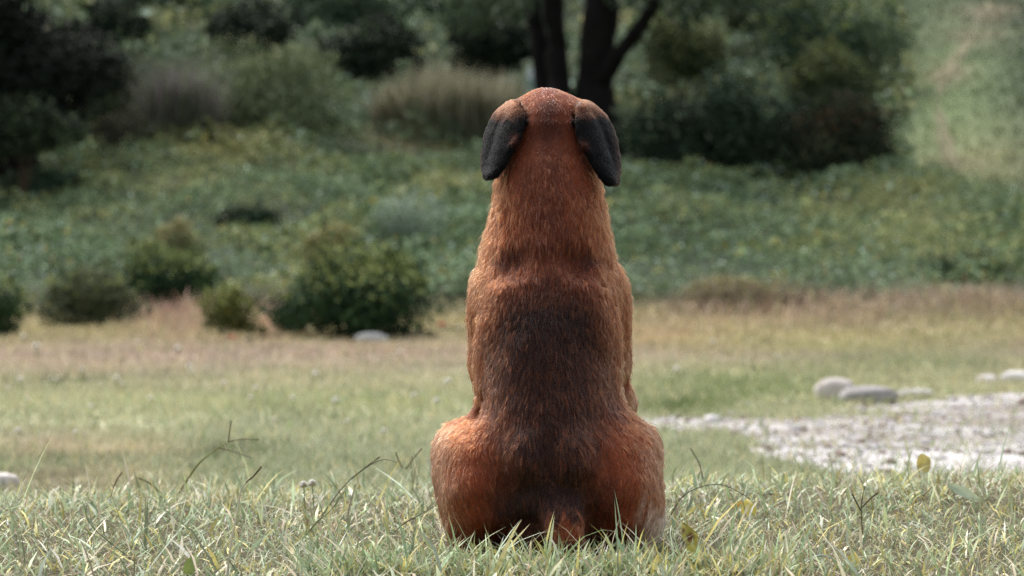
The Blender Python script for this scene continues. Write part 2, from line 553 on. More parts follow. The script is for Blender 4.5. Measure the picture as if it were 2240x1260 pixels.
def grass_clump(name, label, cat, px0, px1, py0, py1, d, cols, n=1500, width=.012, lean=.5, seed=1, depth=.5, group=None):
    g = np.random.default_rng(seed)
    a, b = P(px0, py1, d), P(px1, py0, d)
    cx, rx = (a[0] + b[0]) / 2, abs(b[0] - a[0]) / 2
    base = float(gz(cx, d))
    H = max(b[2] - base, .1)
    root = empty(name, (cx, d, base))
    tag(root, label, cat, group)
    th, rr = g.uniform(0, 2 * np.pi, n), np.sqrt(g.random(n))
    x, y = np.cos(th) * rr * rx * .85, np.sin(th) * rr * rx * depth
    z = gz(x + cx, y + d) - base
    hmul = (1 - .45 * (x / rx) ** 2) * (1 + .25 * fbm(np.stack([x, y], -1), rx * .3, seed))
    L = H * hmul * g.uniform(.55, 1.15, n)
    V, F, bi, t = blades(np.stack([x, y, z - .02], -1), L, np.full(n, width) * g.uniform(.7, 1.5, n), g.uniform(0, 2 * np.pi, n), g.uniform(.0, .25, n), g.uniform(.2, .2 + lean * 1.6, n), 3)
    cc = np.array(cols)
    c = cc[g.integers(0, len(cc), n)] * g.uniform(.75, 1.2, (n, 1))
    mesh_obj('blades', V, F, M_FAR_GRASS, c[bi], parent=root)
    return root


# ------------------------------------------------------------------ hillside ground cover (uncountable weeds)


def cover_leaves(n, x_of, dlo, dhi, size, seed, hmax):
    g = np.random.default_rng(seed)
    d = np.sqrt(g.uniform(dlo ** 2, dhi ** 2, n))
    x = g.uniform(-1, 1, n) * x_of * d
    q = np.stack([x, d], -1)
    z = gz(x, d)
    px, py = to_px(np.stack([x, d, z], -1))
    edge = np.interp(px, [-400, 0, 300, 650, 980, 1300, 1480, 1800, 2100, 2700], [700, 690, 655, 655, 665, 668, 640, 660, 640, 640]) + 22 * fbm(q, 1.5, 5)
    ok = py < edge
    slope = np.interp(py, [-200, 0, 200, 400, 460, 1000], [1900, 1955, 1985, 1990, 2300, 4000]) + 45 * fbm(q, 2.0, 9)
    ok &= px < slope
    ok &= ~((np.abs(px - 950) < 150 + 40 * fbm(q, 1., 3)) & (np.abs(py - 288) < 22))
    mound = np.clip(.5 + .9 * fbm(q, 1.9, 31) + .55 * fbm(q, .55, 33), 0, 1.5)
    ok &= g.random(n) < .22 + .95 * mound
    x, d, z, q, mound, px, py = x[ok], d[ok], z[ok], q[ok], mound[ok], px[ok], py[ok]
    m = len(x)
    hh = hmax * (.12 + 1.15 * mound ** 1.3)
    up = 1 - g.random(m) ** 1.9
    pos = np.stack([x, d, z + hh * up + .02], -1)
    nr = g.normal(size=(m, 3)) * .6 + np.array([0, -.25, .9])
    V, F = leaves(pos, nr, size * g.uniform(.55, 1.5, m) * (.75 + d / 160) * np.exp(.7 * fbm(q, 2.2, 91)))
    sp = fbm(q, 2.4, 81) + .5 * fbm(q, .7, 83) + g.normal(size=m) * .22
    A, B, C, D = srgb(88, 110, 76), srgb(128, 148, 114), srgb(134, 142, 92), srgb(160, 156, 108)
    c = np.empty((m, 3))
    for i in range(3):
        c[:, i] = np.interp(sp, [-.8, -.1, .35, .9], [B[i], A[i], C[i], D[i]])
    pale = g.random(m) < .05
    c[pale] = srgb(160, 178, 160)
    yel = g.random(m) < np.interp(py, [300, 500, 640], [.004, .012, .05])
    c[yel] = srgb(160, 146, 78)
    c *= np.exp(.28 * g.normal(size=(m, 1)))
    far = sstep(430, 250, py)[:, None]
    c = c * (1 - .28 * far)              # shade of the trees painted into the upper leaves
    return V, F, np.repeat(c, 4, 0)


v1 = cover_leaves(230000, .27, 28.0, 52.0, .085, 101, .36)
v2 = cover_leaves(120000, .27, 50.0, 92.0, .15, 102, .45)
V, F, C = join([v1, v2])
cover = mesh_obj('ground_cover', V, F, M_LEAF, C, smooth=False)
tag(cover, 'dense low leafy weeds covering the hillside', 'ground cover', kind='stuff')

# ------------------------------------------------------------------ trees


def tree(name, label, d, stems, crown_c, crown_r, n, leaf, pal, seed, bark=srgb(26, 24, 23), cat='tree', boughs=()):
    global rng
    keep_rng = rng
    rng = np.random.default_rng(seed)
    base_px = stems[0][0]
    b = P(base_px[0], base_px[1], d)
    base = np.array([b[0], d, float(gz(b[0], d))])
    root = empty(name, base)
    tag(root, label, cat)
    parts, ends = [], []
    for st in stems:
        pts = np.array([P(x, y, d + dd) for x, y, w_, dd in st])
        if st is stems[0] or st[0][1] > 200:
            pts[0][2] = min(pts[0][2], float(gz(pts[0][0], pts[0][1])) - .1)
        r = np.array([w_ * KPX * d / 2 for x, y, w_, dd in st])
        n_ = len(st) * 5
        path = smooth_path(pts, n_)
        rr = np.interp(np.linspace(0, len(st) - 1, n_), np.arange(len(st)), r)
        path += .03 * np.stack([noise(path + 5, .7, seed), noise(path + 9, .7, seed), np.zeros(n_)], -1)
        v, f = tube(path - base, rr, 11)
        v += .035 * noise(v, .22, seed)[:, None] * np.array([1, 1, 0])
        parts.append((v, f, bark * (1 + .25 * fbm(v, .4, seed))[:, None]))
        ends.append((path[-1] - base, rr[-1]))
    v, f, c = join(parts)
    mesh_obj('trunk', v, f, M_BARK, c, parent=root)
    cc, cr = np.array(crown_c) - base, np.array(crown_r)
    limb = []
    tips = []
    for e, r0 in ends:
        for j in range(4):
            u = rng.normal(size=3); u[2] = abs(u[2]); u /= np.linalg.norm(u)
            tip = cc + u * cr * .75
            pth = smooth_path([e, (e + tip) / 2 + rng.normal(size=3) * .4, tip], 8)
            v, f = tube(pth, np.linspace(r0 * .6, .03, 8), 6)
            limb.append((v, f, bark)); tips.append(tip)
    v, f, c = join(limb)
    mesh_obj('branch', v, f, M_BARK, c, parent=root)
    L = 34
    u = rng.normal(size=(L, 3)); u /= np.linalg.norm(u, axis=1, keepdims=True)
    lc = cc + u * cr * rng.uniform(.3, .95, (L, 1))
    lr = rng.uniform(.22, .38, L) * cr.min()
    for bx, by, bd, br in boughs:
        lc = np.concatenate([lc, [P(bx, by, bd) - base]]); lr = np.concatenate([lr, [br]])
    k = rng.choice(len(lc), n, p=lr ** 2 / np.sum(lr ** 2))
    u = rng.normal(size=(n, 3)); u /= np.linalg.norm(u, axis=1, keepdims=True)
    pos = lc[k] + u * (lr[k] * (1 - .6 * rng.random(n) ** 2))[:, None] * np.array([1.15, 1.15, .8])
    V, F = leaves(pos, u + rng.normal(size=(n, 3)) * .6 + np.array([0, 0, .4]), leaf * rng.uniform(.6, 1.4, n))
    t = np.clip(.5 + .4 * fbm(pos, 1.2, seed) + rng.normal(size=n) * .25, 0, 1)[:, None]
    c = (pal[0] + (pal[2] - pal[0]) * t) * rng.uniform(.8, 1.2, (n, 1))
    mesh_obj('crown', V, F, M_LEAF, np.repeat(c, 4, 0), smooth=False, parent=root)
    rng = keep_rng
    return root


tree('multi_stemmed_tree', 'dark tree with several upright trunks rising behind the head of the dog', 47.0,
     [[(1226, 300, 130, 0), (1226, 262, 96, 0), (1224, 225, 66, 0), (1222, 180, 52, .1), (1220, 140, 48, .15), (1219, 90, 46, .2), (1214, 30, 46, .3), (1208, -90, 40, .3), (1190, -260, 34, .2)],
      [(1300, 300, 150, -.1), (1302, 255, 108, -.1), (1304, 190, 84, -.1), (1304, 110, 78, -.1), (1310, 40, 80, -.1), (1318, -60, 70, 0), (1335, -260, 50, 0)],
      [(1208, 215, 60, .2), (1184, 130, 40, .5), (1172, 60, 36, .7), (1166, -20, 34, .9), (1140, -220, 26, 1)],
      [(1320, 170, 46, -.3), (1348, 128, 36, -.6), (1385, 78, 30, -.9), (1412, 40, 27, -1.1), (1436, -10, 24, -1.3), (1475, -180, 18, -1.6)]],
     (1.3, 47.5, 9.6), (5.4, 4.6, 3.4), 26000, .17, MID, 201,
     boughs=[(1010, 15, 46.5, .55), (1090, -10, 46.8, .6), (1180, 10, 48.5, .5), (1490, 0, 46, .55), (1560, -25, 46, .6), (950, -30, 47, .6), (1390, -40, 46.5, .6), (1650, -20, 46.5, .5)])
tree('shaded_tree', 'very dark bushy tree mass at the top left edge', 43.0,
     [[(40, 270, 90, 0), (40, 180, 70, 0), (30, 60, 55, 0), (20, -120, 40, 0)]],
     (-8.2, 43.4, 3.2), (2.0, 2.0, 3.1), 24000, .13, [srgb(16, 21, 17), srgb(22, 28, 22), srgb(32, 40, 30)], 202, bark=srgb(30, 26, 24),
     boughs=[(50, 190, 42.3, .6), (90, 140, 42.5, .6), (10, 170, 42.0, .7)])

# ------------------------------------------------------------------ shrubs, each one a thing
G_ROW = 'dark shrubs in a row on the upper hillside'
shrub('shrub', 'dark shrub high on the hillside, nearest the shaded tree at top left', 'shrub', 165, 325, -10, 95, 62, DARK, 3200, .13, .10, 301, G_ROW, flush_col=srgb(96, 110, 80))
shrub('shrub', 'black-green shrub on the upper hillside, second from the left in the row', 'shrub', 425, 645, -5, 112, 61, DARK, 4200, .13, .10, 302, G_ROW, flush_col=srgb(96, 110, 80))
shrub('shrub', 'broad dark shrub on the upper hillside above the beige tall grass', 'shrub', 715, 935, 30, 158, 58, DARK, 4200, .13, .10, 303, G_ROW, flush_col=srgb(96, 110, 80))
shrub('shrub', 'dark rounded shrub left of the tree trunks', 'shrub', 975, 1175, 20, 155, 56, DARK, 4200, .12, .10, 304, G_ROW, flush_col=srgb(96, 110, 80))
shrub('shrub', 'bright green shrub at the top edge above the dark row', 'shrub', 620, 900, -60, 70, 66, MID, 4200, .15, .2, 305, flush_col=srgb(130, 150, 110))
shrub('shrub', 'mid-green shrub at the top edge left of the bright one', 'shrub', 240, 450, -70, 40, 68, MID, 3000, .15, .2, 306)
shrub('shrub', 'leafy yellowish green shrub just right of the leaning branch', 'shrub', 1395, 1585, 35, 170, 53, OLIVE, 4200, .11, .3, 307, dark=.75)
shrub('shrub', 'tall mottled shrub at top right beside the grassy slope', 'shrub', 1650, 1985, -20, 165, 56, MID, 6000, .12, .25, 308)
shrub('shrub', 'wide brownish shrub along the top edge right of the tree', 'shrub', 1560, 1760, -60, 60, 62, OLIVE, 3600, .14, .1, 309, dark=.5)
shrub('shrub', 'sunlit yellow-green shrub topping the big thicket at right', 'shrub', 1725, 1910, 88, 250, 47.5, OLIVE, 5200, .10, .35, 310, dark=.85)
shrub('shrub', 'dark thicket shrub directly right of the ear of the dog', 'shrub', 1340, 1570, 215, 385, 44.5, LEAFY, 5200, .09, .2, 311, flush_col=srgb(120, 130, 104))
shrub('shrub', 'largest dark thicket shrub in the middle of the right-hand mass', 'shrub', 1500, 1790, 150, 390, 44.8, LEAFY, 7500, .09, .2, 312, flush_col=srgb(110, 130, 110))
shrub('shrub', 'dark shrub with brownish red twigs at the right end of the thicket', 'shrub', 1745, 1985, 215, 408, 44.0, [srgb(28, 38, 28), srgb(46, 56, 40), srgb(76, 80, 56)], 6500, .085, .15, 313, flush_col=srgb(110, 76, 58))
# scrub on the left slope
shrub('shrub', 'broad olive scrub thicket in the left middle distance', 'shrub', 420, 775, 95, 325, 48.5, [srgb(72, 88, 64), srgb(106, 120, 88), srgb(144, 152, 114)], 9000, .08, .25, 321, flush_col=srgb(150, 156, 112), depth=.6)
shrub('shrub', 'dull olive scrub beside the shaded tree at left', 'shrub', 120, 400, 90, 320, 48.0, [srgb(40, 52, 38), srgb(62, 74, 52), srgb(90, 98, 68)], 7500, .08, .2, 322, flush_col=srgb(92, 94, 68), depth=.6)
grass_clump('dry_weed_clump', 'greyish purple dry weeds between the two olive scrub thickets', 'weeds', 300, 480, 115, 330, 47.0,
            [srgb(126, 118, 120), srgb(106, 104, 98), srgb(98, 110, 82)], 2200, .02, .5, 323)
grass_clump('tall_grass_clump', 'tall beige plumed grass left of the tree trunks', 'grass', 790, 1180, 140, 275, 50.0,
            [srgb(160, 156, 134), srgb(140, 140, 114), srgb(108, 106, 82), srgb(150, 146, 126)], 4200, .022, .6, 324, depth=.35)
shrub('shrub', 'grey twiggy shrub in front of the dull olive scrub', 'shrub', 200, 330, 235, 320, 45.0, [srgb(66, 64, 54), srgb(80, 80, 66), srgb(50, 56, 40)], 1500, .06, .1, 325)
shrub('wispy_plant', 'pale silvery green wispy plant on the slope left of the neck', 'plant', 830, 1005, 420, 535, 35.5, [srgb(120, 138, 120), srgb(140, 156, 138), srgb(150, 162, 140)], 1500, .06, .2, 326, flush_col=srgb(176, 186, 166))
shrub('weed_clump', 'dark leafy weed clump on the slope near the left edge', 'weeds', 10, 180, 365, 440, 42.0, MID, 1800, .09, .1, 351, depth=.6, flush_col=srgb(110, 120, 92))
shrub('weed_clump', 'dark low weed clump on the slope above the large bush', 'weeds', 465, 610, 450, 500, 38.5, LEAFY, 1500, .08, .3, 352, depth=.6, flush_col=srgb(116, 124, 92))
shrub('weed_clump', 'yellowish seeding weeds on the slope behind the dark yellow-topped bush', 'weeds', 300, 440, 480, 575, 33.5, PALEW, 1800, .06, .5, 353, depth=.5, flush_col=srgb(168, 152, 112))
shrub('weed_clump', 'pale yellow-green weeds rising just behind the large bush', 'weeds', 640, 790, 490, 585, 30.0, PALEW, 1800, .06, .5, 354, depth=.5, flush_col=srgb(170, 160, 112))
shrub('weed_clump', 'grey-green weed clump on the slope right of the neck of the dog', 'weeds', 1400, 1560, 425, 500, 39.0, BLUEG, 1600, .08, .2, 355, depth=.5, flush_col=srgb(140, 150, 120))
shrub('weed_clump', 'leafy green weed clump on the slope near the right edge', 'weeds', 2000, 2200, 540, 640, 32.5, MID, 2200, .07, .3, 356, depth=.5, flush_col=srgb(140, 142, 96))
shrub('shrub', 'low dark green scrub at the left edge below the shaded tree', 'shrub', -90, 170, 205, 330, 41.5, [srgb(34, 46, 34), srgb(52, 66, 48), srgb(84, 96, 70)], 4200, .085, .15, 357, flush_col=srgb(116, 126, 98), depth=.5)
# bushes at the foot of the slope
TEA = [srgb(22, 40, 28), srgb(38, 62, 40), srgb(74, 100, 60)]
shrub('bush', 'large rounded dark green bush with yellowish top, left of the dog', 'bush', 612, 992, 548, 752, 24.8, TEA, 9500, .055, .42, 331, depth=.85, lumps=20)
shrub('bush', 'small round bush with yellow-green top beside the large bush', 'bush', 432, 568, 622, 745, 24.9, [srgb(60, 70, 42), srgb(82, 90, 50), srgb(120, 118, 62)], 3000, .042, .5, 332, lumps=12)
shrub('bush', 'low grey-green bush left of the small round one', 'bush', 95, 308, 585, 715, 27.0, [srgb(56, 66, 50), srgb(74, 84, 62), srgb(98, 102, 72)], 4200, .05, .2, 333)
shrub('bush', 'dark yellow-topped bush behind the grey-green one', 'bush', 275, 480, 540, 668, 29.5, TEA, 4200, .055, .45, 334)
shrub('bush', 'dark bush cut by the left edge of the picture', 'bush', -110, 52, 585, 748, 24.5, TEA, 4500, .05, .3, 335)
shrub('bush', 'low brownish twiggy bush with yellowish top, right of the dog', 'bush', 1490, 1800, 598, 690, 29.5, [srgb(118, 100, 94), srgb(130, 120, 98), srgb(152, 146, 108)], 3000, .05, .5, 336, depth=.5, flush_col=srgb(168, 162, 112))
shrub('bush', 'little leafy bush hugging the left foot of the large bush', 'bush', 600, 672, 640, 735, 25.3, MID, 900, .045, .4, 337)

# ------------------------------------------------------------------ dry tall grass and meadow (uncountable)


def meadow(n, seed):
    g = np.random.default_rng(seed)
    d = np.exp(g.uniform(math.log(6.9), math.log(31), n))
    x = g.uniform(-1, 1, n) * .27 * d
    m, px, py = gravel_mask(x, d)
    ok = (m < 0.05) | (g.random(n) < .12)
    x, d = x[ok], d[ok]
    n = len(x)
    c, jx, jy = ground_col(x, d)
    L = .035 * g.uniform(.5, 1.5, n) * (1 + d / 22)
    dry = np.exp(-((jx - 370) / 110) ** 2 - ((jy - 700) / 55) ** 2) + np.exp(-((jx - 2050) / 330) ** 2 - ((jy - 668) / 26) ** 2) + np.exp(-((jx - 1750) / 380) ** 2 - ((jy - 690) / 16) ** 2)
    L *= 1 + 3.0 * np.clip(dry, 0, 1) * g.random(n)
    W = .0042 * (d / 8) * g.uniform(.7, 1.5, n)
    V, F, bi, t = blades(np.stack([x, d, gz(x, d) - .006], -1), L, W, g.uniform(0, 2 * np.pi, n), g.uniform(.0, .7, n), g.uniform(.6, 1.9, n), 2)
    c = c * g.uniform(.8, 1.4, (n, 1)) * 1.12
    k = g.random(n) < .10
    c[k] = srgb(196, 186, 146)
    k = g.random(n) < .10
    c[k] *= np.array([.6, .8, .6])
    return V, F, c[bi]


V, F, C = meadow(210000, 401)
mg = mesh_obj('meadow_grass', V, F, M_FAR_GRASS, C)
tag(mg, 'soft green and straw grass over the meadow behind the dog', 'grass', kind='stuff')


def slope_grass(n, seed):
    g = np.random.default_rng(seed)
    d = np.sqrt(g.uniform(38 ** 2, 92 ** 2, n))
    x = g.uniform(.10, .32, n) * d
    z = gz(x, d)
    px, py = to_px(np.stack([x, d, z], -1))
    ok = px > np.interp(py, [-200, 0, 200, 400, 460, 1000], [1880, 1940, 1965, 1960, 2300, 4000])
    x, d, z = x[ok], d[ok], z[ok]
    n = len(x)
    c, jx, jy = ground_col(x, d)
    V, F, bi, t = blades(np.stack([x, d, z - .02], -1), .13 * g.uniform(.5, 1.5, n), .03 * g.uniform(.7, 1.4, n), g.uniform(0, 2 * np.pi, n), g.uniform(0, .6, n), g.uniform(.6, 1.8, n), 2)
    c = c * g.uniform(.75, 1.35, (n, 1))
    return V, F, c[bi]


V, F, C = slope_grass(60000, 402)
sg = mesh_obj('slope_grass', V, F, M_FAR_GRASS, C)
tag(sg, 'short grass on the open slope at the right edge', 'grass', kind='stuff')

# ------------------------------------------------------------------ gravel and stones


def ico():
    t = (1 + 5 ** .5) / 2
    v = np.array([(-1, t, 0), (1, t, 0), (-1, -t, 0), (1, -t, 0), (0, -1, t), (0, 1, t), (0, -1, -t), (0, 1, -t), (t, 0, -1), (t, 0, 1), (-t, 0, -1), (-t, 0, 1)], float)
    f = np.array([(0, 11, 5), (0, 5, 1), (0, 1, 7), (0, 7, 10), (0, 10, 11), (1, 5, 9), (5, 11, 4), (11, 10, 2), (10, 7, 6), (7, 1, 8), (3, 9, 4), (3, 4, 2), (3, 2, 6), (3, 6, 8), (3, 8, 9), (4, 9, 5), (2, 4, 11), (6, 2, 10), (8, 6, 7), (9, 8, 1)])
    return v / np.linalg.norm(v, axis=1, keepdims=True), f


def sphere(sub):
    v, f = ico()
    for _ in range(sub):
        e = {}
        vs = list(v)

        def mid(a, b):
            k = (min(a, b), max(a, b))
            if k not in e:
                p = vs[a] + vs[b]
                e[k] = len(vs); vs.append(p / np.linalg.norm(p))
            return e[k]
        nf = []
        for a, b, c in f:
            ab, bc, ca = mid(a, b), mid(b, c), mid(c, a)
            nf += [(a, ab, ca), (b, bc, ab), (c, ca, bc), (ab, bc, ca)]
        v, f = np.array(vs), np.array(nf)
    return v, f


g = np.random.default_rng(501)
gx_, gd_ = g.uniform(.3, 4.6, 26000), g.uniform(7.5, 16.5, 26000)
m_, _, _ = gravel_mask(gx_, gd_)
ok = m_ > -.15
gx_, gd_ = gx_[ok][:7000], gd_[ok][:7000]
n = len(gx_)
iv, if_ = ico()
sz = .0065 * np.exp(g.normal(size=n) * .5)
V = iv[None] * (1 + .3 * g.normal(size=(n, 12, 1)) * .5) * sz[:, None, None] * np.array([1.1, 1.1, .6]) + np.stack([gx_, gd_, gz(gx_, gd_) + .006 + sz * .3], -1)[:, None]
F = (np.arange(n) * 12)[:, None, None] + if_[None]
gc = np.where(g.random((n, 1)) < .75, srgb(192, 188, 187)[None], srgb(128, 110, 100)[None]) * g.uniform(.75, 1.1, (n, 1))
gr = mesh_obj('gravel', V.reshape(-1, 3), F.reshape(-1, 3), M_STONE, np.repeat(gc, 12, 0), smooth=False)
tag(gr, 'loose pale gravel scattered over the worn path', 'gravel', kind='stuff')


def stone(label, px0, px1, py0, py1, seed, col, flat=.7, group=None):
    cxp = (px0 + px1) / 2
    b = ground_at(cxp, py1, 7.5)
    d = b[1]
    rx = (px1 - px0) * KPX * d / 2
    hz_ = (py1 - py0) * KPX * d
    v, f = sphere(3)
    v = np.sign(v) * np.abs(v) ** .85
    v = v * (1 + .22 * fbm(v + seed, .9, seed)[:, None] + .06 * noise(v + seed, .3, seed)[:, None])
    v = v * np.array([rx, rx * flat, hz_ * .62])
    v[:, 2] += hz_ * .36
    c = col * (1 + .12 * fbm(v, rx * .5, seed)[:, None])
    o = mesh_obj('stone', v + b + np.array([0, rx * flat * .7, 0]), f, M_STONE, c, at=b)
    tag(o, label, 'stone', group)
    return o


G_ST = 'stones beside the gravel path'
stone('larger white rounded stone resting by the gravel path', 1785, 1872, 826, 876, 1, srgb(190, 182, 176), group=G_ST)
stone('long grey stone with an orange-stained end beside the white one', 1838, 1965, 845, 882, 2, srgb(150, 146, 144), group=G_ST)
stone('flat pale stone right of the long grey stone', 1968, 2045, 850, 872, 3, srgb(180, 176, 172), group=G_ST)
stone('bright white stone at the right edge of the picture', 2192, 2262, 812, 840, 4, srgb(204, 200, 196), group=G_ST)
stone('small pale stone left of the one at the right edge', 2138, 2184, 820, 840, 5, srgb(206, 200, 198), group=G_ST)
stone('small white stone lying under the large dark bush', 775, 850, 727, 752, 6, srgb(200, 200, 196), .5)
stone('pale stone at the left edge just behind the front grass', -40, 36, 1036, 1072, 7, srgb(200, 192, 186), .8)
stone('little white stone in the turf right of the thigh of the dog', 1466, 1484, 952, 968, 8, srgb(220, 214, 208), .9)


def pipe(label, pts, r, seed):
    q = np.array([ground_at(a, b, 15) for a, b in pts])
    q[:, 2] += r
    path = smooth_path(q, 14)
    v, f = tube(path, np.full(14, r), 7)
    o = mesh_obj('pipe', v, f, M_PLAIN, np.broadcast_to(srgb(52, 46, 42), (len(v), 3)), at=q[0])
    return tag(o, label, 'pipe')


pipe('thin dark pipe on the ground by the small round bush', [(415, 752), (520, 748), (600, 740), (645, 732)], .014, 1)
pipe('thin dark pipe on the ground between the large bush and the dog', [(955, 722), (1000, 722), (1060, 724)], .016, 2)
for lab, cx, cy, s in (('orange-red blob at the foot of the small round bush', 509, 748, .035), ('red blob at the pipe end right of the large bush', 966, 718, .034),
                       ('tiny pinkish red blob near the left foot of the large bush', 648, 732, .022)):
    b = ground_at(cx, cy, 15)
    parts = []
    g = np.random.default_rng(int(cx))
    v, f = sphere(1)
    for j in range(7):      # a cluster of petals
        a = j * 2 * math.pi / 7
        parts.append((v * np.array([.55, .3, .5]) * s + np.array([math.cos(a), math.sin(a), .9 + .2 * g.random()]) * s * np.array([.6, .6, 1]), f, srgb(196, 72, 44) * g.uniform(.8, 1.1)))
    st, sf = tube(np.array([[0, 0, -.03], [0, 0, s * .5], [0, 0, s]]), [.005, .004, .003], 5)
    root = empty('red_flower', b)
    tag(root, lab, 'flower')
    vv, ff, cc = join(parts)
    mesh_obj('petals', vv, ff, M_PETAL, cc, parent=root)
    mesh_obj('stem', st, sf, M_GRASS, np.broadcast_to(srgb(90, 100, 60), (len(st), 3)), parent=root)

# small pale marker by the trunks
b = ground_at(1165, 232, 40)
d_ = b[1]
root = empty('marker_post', b)
tag(root, 'small pale white and teal marker left of the tree trunks', 'marker post')
s_ = KPX * d_


def box(x0, x1, y0, y1, z0, z1, bev=.02):
    v = np.array([(x, y, z) for z in (z0, z0 + bev, z1 - bev, z1) for x, y in ((x0 + (bev if z in (z0, z1) else 0), y0), (x1 - (bev if z in (z0, z1) else 0), y0), (x1 - (bev if z in (z0, z1) else 0), y1), (x0 + (bev if z in (z0, z1) else 0), y1))])
    f = [(3, 2, 1, 0), (12, 13, 14, 15)]
    for k in range(3):
        for j in range(4):
            f.append((k * 4 + j, k * 4 + (j + 1) % 4, k * 4 + 4 + (j + 1) % 4, k * 4 + 4 + j))
    return v, np.array(f)


for nm, z0, z1, hw, cl in (('post', -.05, 28 * s_, 15, srgb(190, 196, 198)), ('band', 28 * s_, 58 * s_, 14, srgb(120, 150, 142)), ('cap', 58 * s_, 84 * s_, 12, srgb(200, 206, 208))):
    v, f = box(-hw * s_, hw * s_, -hw * s_, hw * s_, z0, z1)
    mesh_obj(nm, v, f, M_PLAIN, np.broadcast_to(cl, (len(v), 3)), smooth=False, parent=root)

# clover flowers dotted in the meadow
sv, sf_ = sphere(1)
fl_parts = []
g = np.random.default_rng(9)
dirs = g.normal(size=(34, 3)); dirs[:, 2] = np.abs(dirs[:, 2]) - .2; dirs /= np.linalg.norm(dirs, axis=1, keepdims=True)
for u in dirs:
    fl_parts.append((iv * np.array([.16, .16, .42]) @ np.eye(3) + u * .75, if_, srgb(244, 240, 232) * g.uniform(.92, 1.05)))
fl_parts.append((sv * .6, sf_, srgb(190, 186, 150)))
FV, FF, FC = join(fl_parts)
proto_head = None
spots = [(18, 880), (45, 862), (110, 855), (122, 862), (60, 905), (255, 860), (268, 868), (180, 835), (52, 760), (80, 785), (418, 842), (452, 830), (560, 880), (548, 905), (490, 870), (858, 805), (875, 795),
         (415, 832), (640, 905), (735, 915), (200, 925), (40, 985), (165, 985), (330, 905), (690, 850), (905, 900), (980, 870), (955, 915), (600, 955), (760, 960), (840, 985), (390, 790), (300, 770), (1480, 840), (1560, 770), (1700, 800)]
for i, (a, b_) in enumerate(spots):
    q = ground_at(a, b_, 7.5)
    r = .014 * (.6 + .8 * g.random()) * (q[1] / 13)
    root = empty('clover_flower', q)
    tag(root, 'tiny white flower dotted in the blurred meadow behind the front grass', 'flower', 'white flowers dotted over the meadow')
    if proto_head is None:
        h = mesh_obj('flower_head', FV, FF, M_PETAL, FC, parent=root)
        st, sf = tube(np.array([[0, 0, -5.], [0, 0, -2], [0, 0, 0]]), [.15, .12, .1], 5)
        s = mesh_obj('stem', st, sf, M_GRASS, np.broadcast_to(srgb(120, 130, 80), (len(st), 3)), parent=root)
        proto_head, proto_stem = h, s
    else:
        h, s = proto_head.copy(), proto_stem.copy()
        for o in (h, s):
            COL.objects.link(o); o.parent = root
    for o in (h, s):
        o.scale = (r, r, r); o.location = (0, 0, .055 + r)
# ------------------------------------------------------------------ the dog: one continuous body grown from a distance field
BASE = P(1200, 1195, D0)                      # where it sits
BASE[2] = float(gz(BASE[0], BASE[1]))
H = 0.0042
LO = np.array([BASE[0] - .27, D0 - .30, -.03])
HI = np.array([BASE[0] + .29, D0 + .47, .78])
NG = np.ceil((HI - LO) / H).astype(int)
AX = [LO[i] + H * np.arange(NG[i]) for i in range(3)]
FLD = np.full(NG, 1.0, np.float32)


def K(py, y):
    return KPX * (D0 + y)


def pt(px, py, y):
    return P(px, py, D0 + y)


def smin(a, b, k):
    h = np.clip(.5 + .5 * (b - a) / k, 0, 1)
    return b + (a - b) * h - k * h * (1 - h)


def region(lo, hi):
    sl = []
    for i in range(3):
        a = max(int((lo[i] - LO[i]) / H), 0); b = min(int((hi[i] - LO[i]) / H) + 2, NG[i])
        sl.append(slice(a, max(b, a + 1)))
    g_ = np.meshgrid(AX[0][sl[0]], AX[1][sl[1]], AX[2][sl[2]], indexing='ij')
    return tuple(sl), [a.astype(np.float32) for a in g_]


def blend(sl, d, k, cut=False):
    FLD[sl] = -smin(-FLD[sl], d, k) if cut else smin(FLD[sl], d, k)


def ell(px, py, y, rx, ry, rz, k=.02, rot=(0, 0, 0), cut=False):
    """Ellipsoid: rx and rz in photograph pixels at the dog, ry in metres, rot in degrees."""
    c = pt(px, py, y)
    s = KPX * (D0 + y)
    r = np.array([rx * s, ry, rz * s])
    m = r.max() + .05
    sl, (X, Y, Z) = region(c - m, c + m)
    X, Y, Z = X - c[0], Y - c[1], Z - c[2]
    ax, ay, az = np.radians(rot)
    if az: X, Y = X * np.cos(az) + Y * np.sin(az), -X * np.sin(az) + Y * np.cos(az)
    if ay: X, Z = X * np.cos(ay) - Z * np.sin(ay), X * np.sin(ay) + Z * np.cos(ay)
    if ax: Y, Z = Y * np.cos(ax) + Z * np.sin(ax), -Y * np.sin(ax) + Z * np.cos(ax)
    k0 = np.sqrt((X / r[0]) ** 2 + (Y / r[1]) ** 2 + (Z / r[2]) ** 2) + 1e-6
    k1 = np.sqrt((X / r[0] ** 2) ** 2 + (Y / r[1] ** 2) ** 2 + (Z / r[2] ** 2) ** 2) + 1e-6
    blend(sl, k0 * (k0 - 1) / k1, k, cut)


def cone(a, ra, b, rb, k=.02, cut=False):
    """Rounded cone between (px,py,y) points; radii in pixels."""
    pa, pb = pt(*a), pt(*b)
    ra *= KPX * (D0 + a[2]); rb *= KPX * (D0 + b[2])
    m = max(ra, rb) + .05
    sl, (X, Y, Z) = region(np.minimum(pa, pb) - m, np.maximum(pa, pb) + m)
    ba = pb - pa
    t = np.clip(((X - pa[0]) * ba[0] + (Y - pa[1]) * ba[1] + (Z - pa[2]) * ba[2]) / (ba @ ba), 0, 1)
    d = np.sqrt((X - pa[0] - t * ba[0]) ** 2 + (Y - pa[1] - t * ba[1]) ** 2 + (Z - pa[2] - t * ba[2]) ** 2)
    blend(sl, d - (ra + (rb - ra) * t), k, cut)


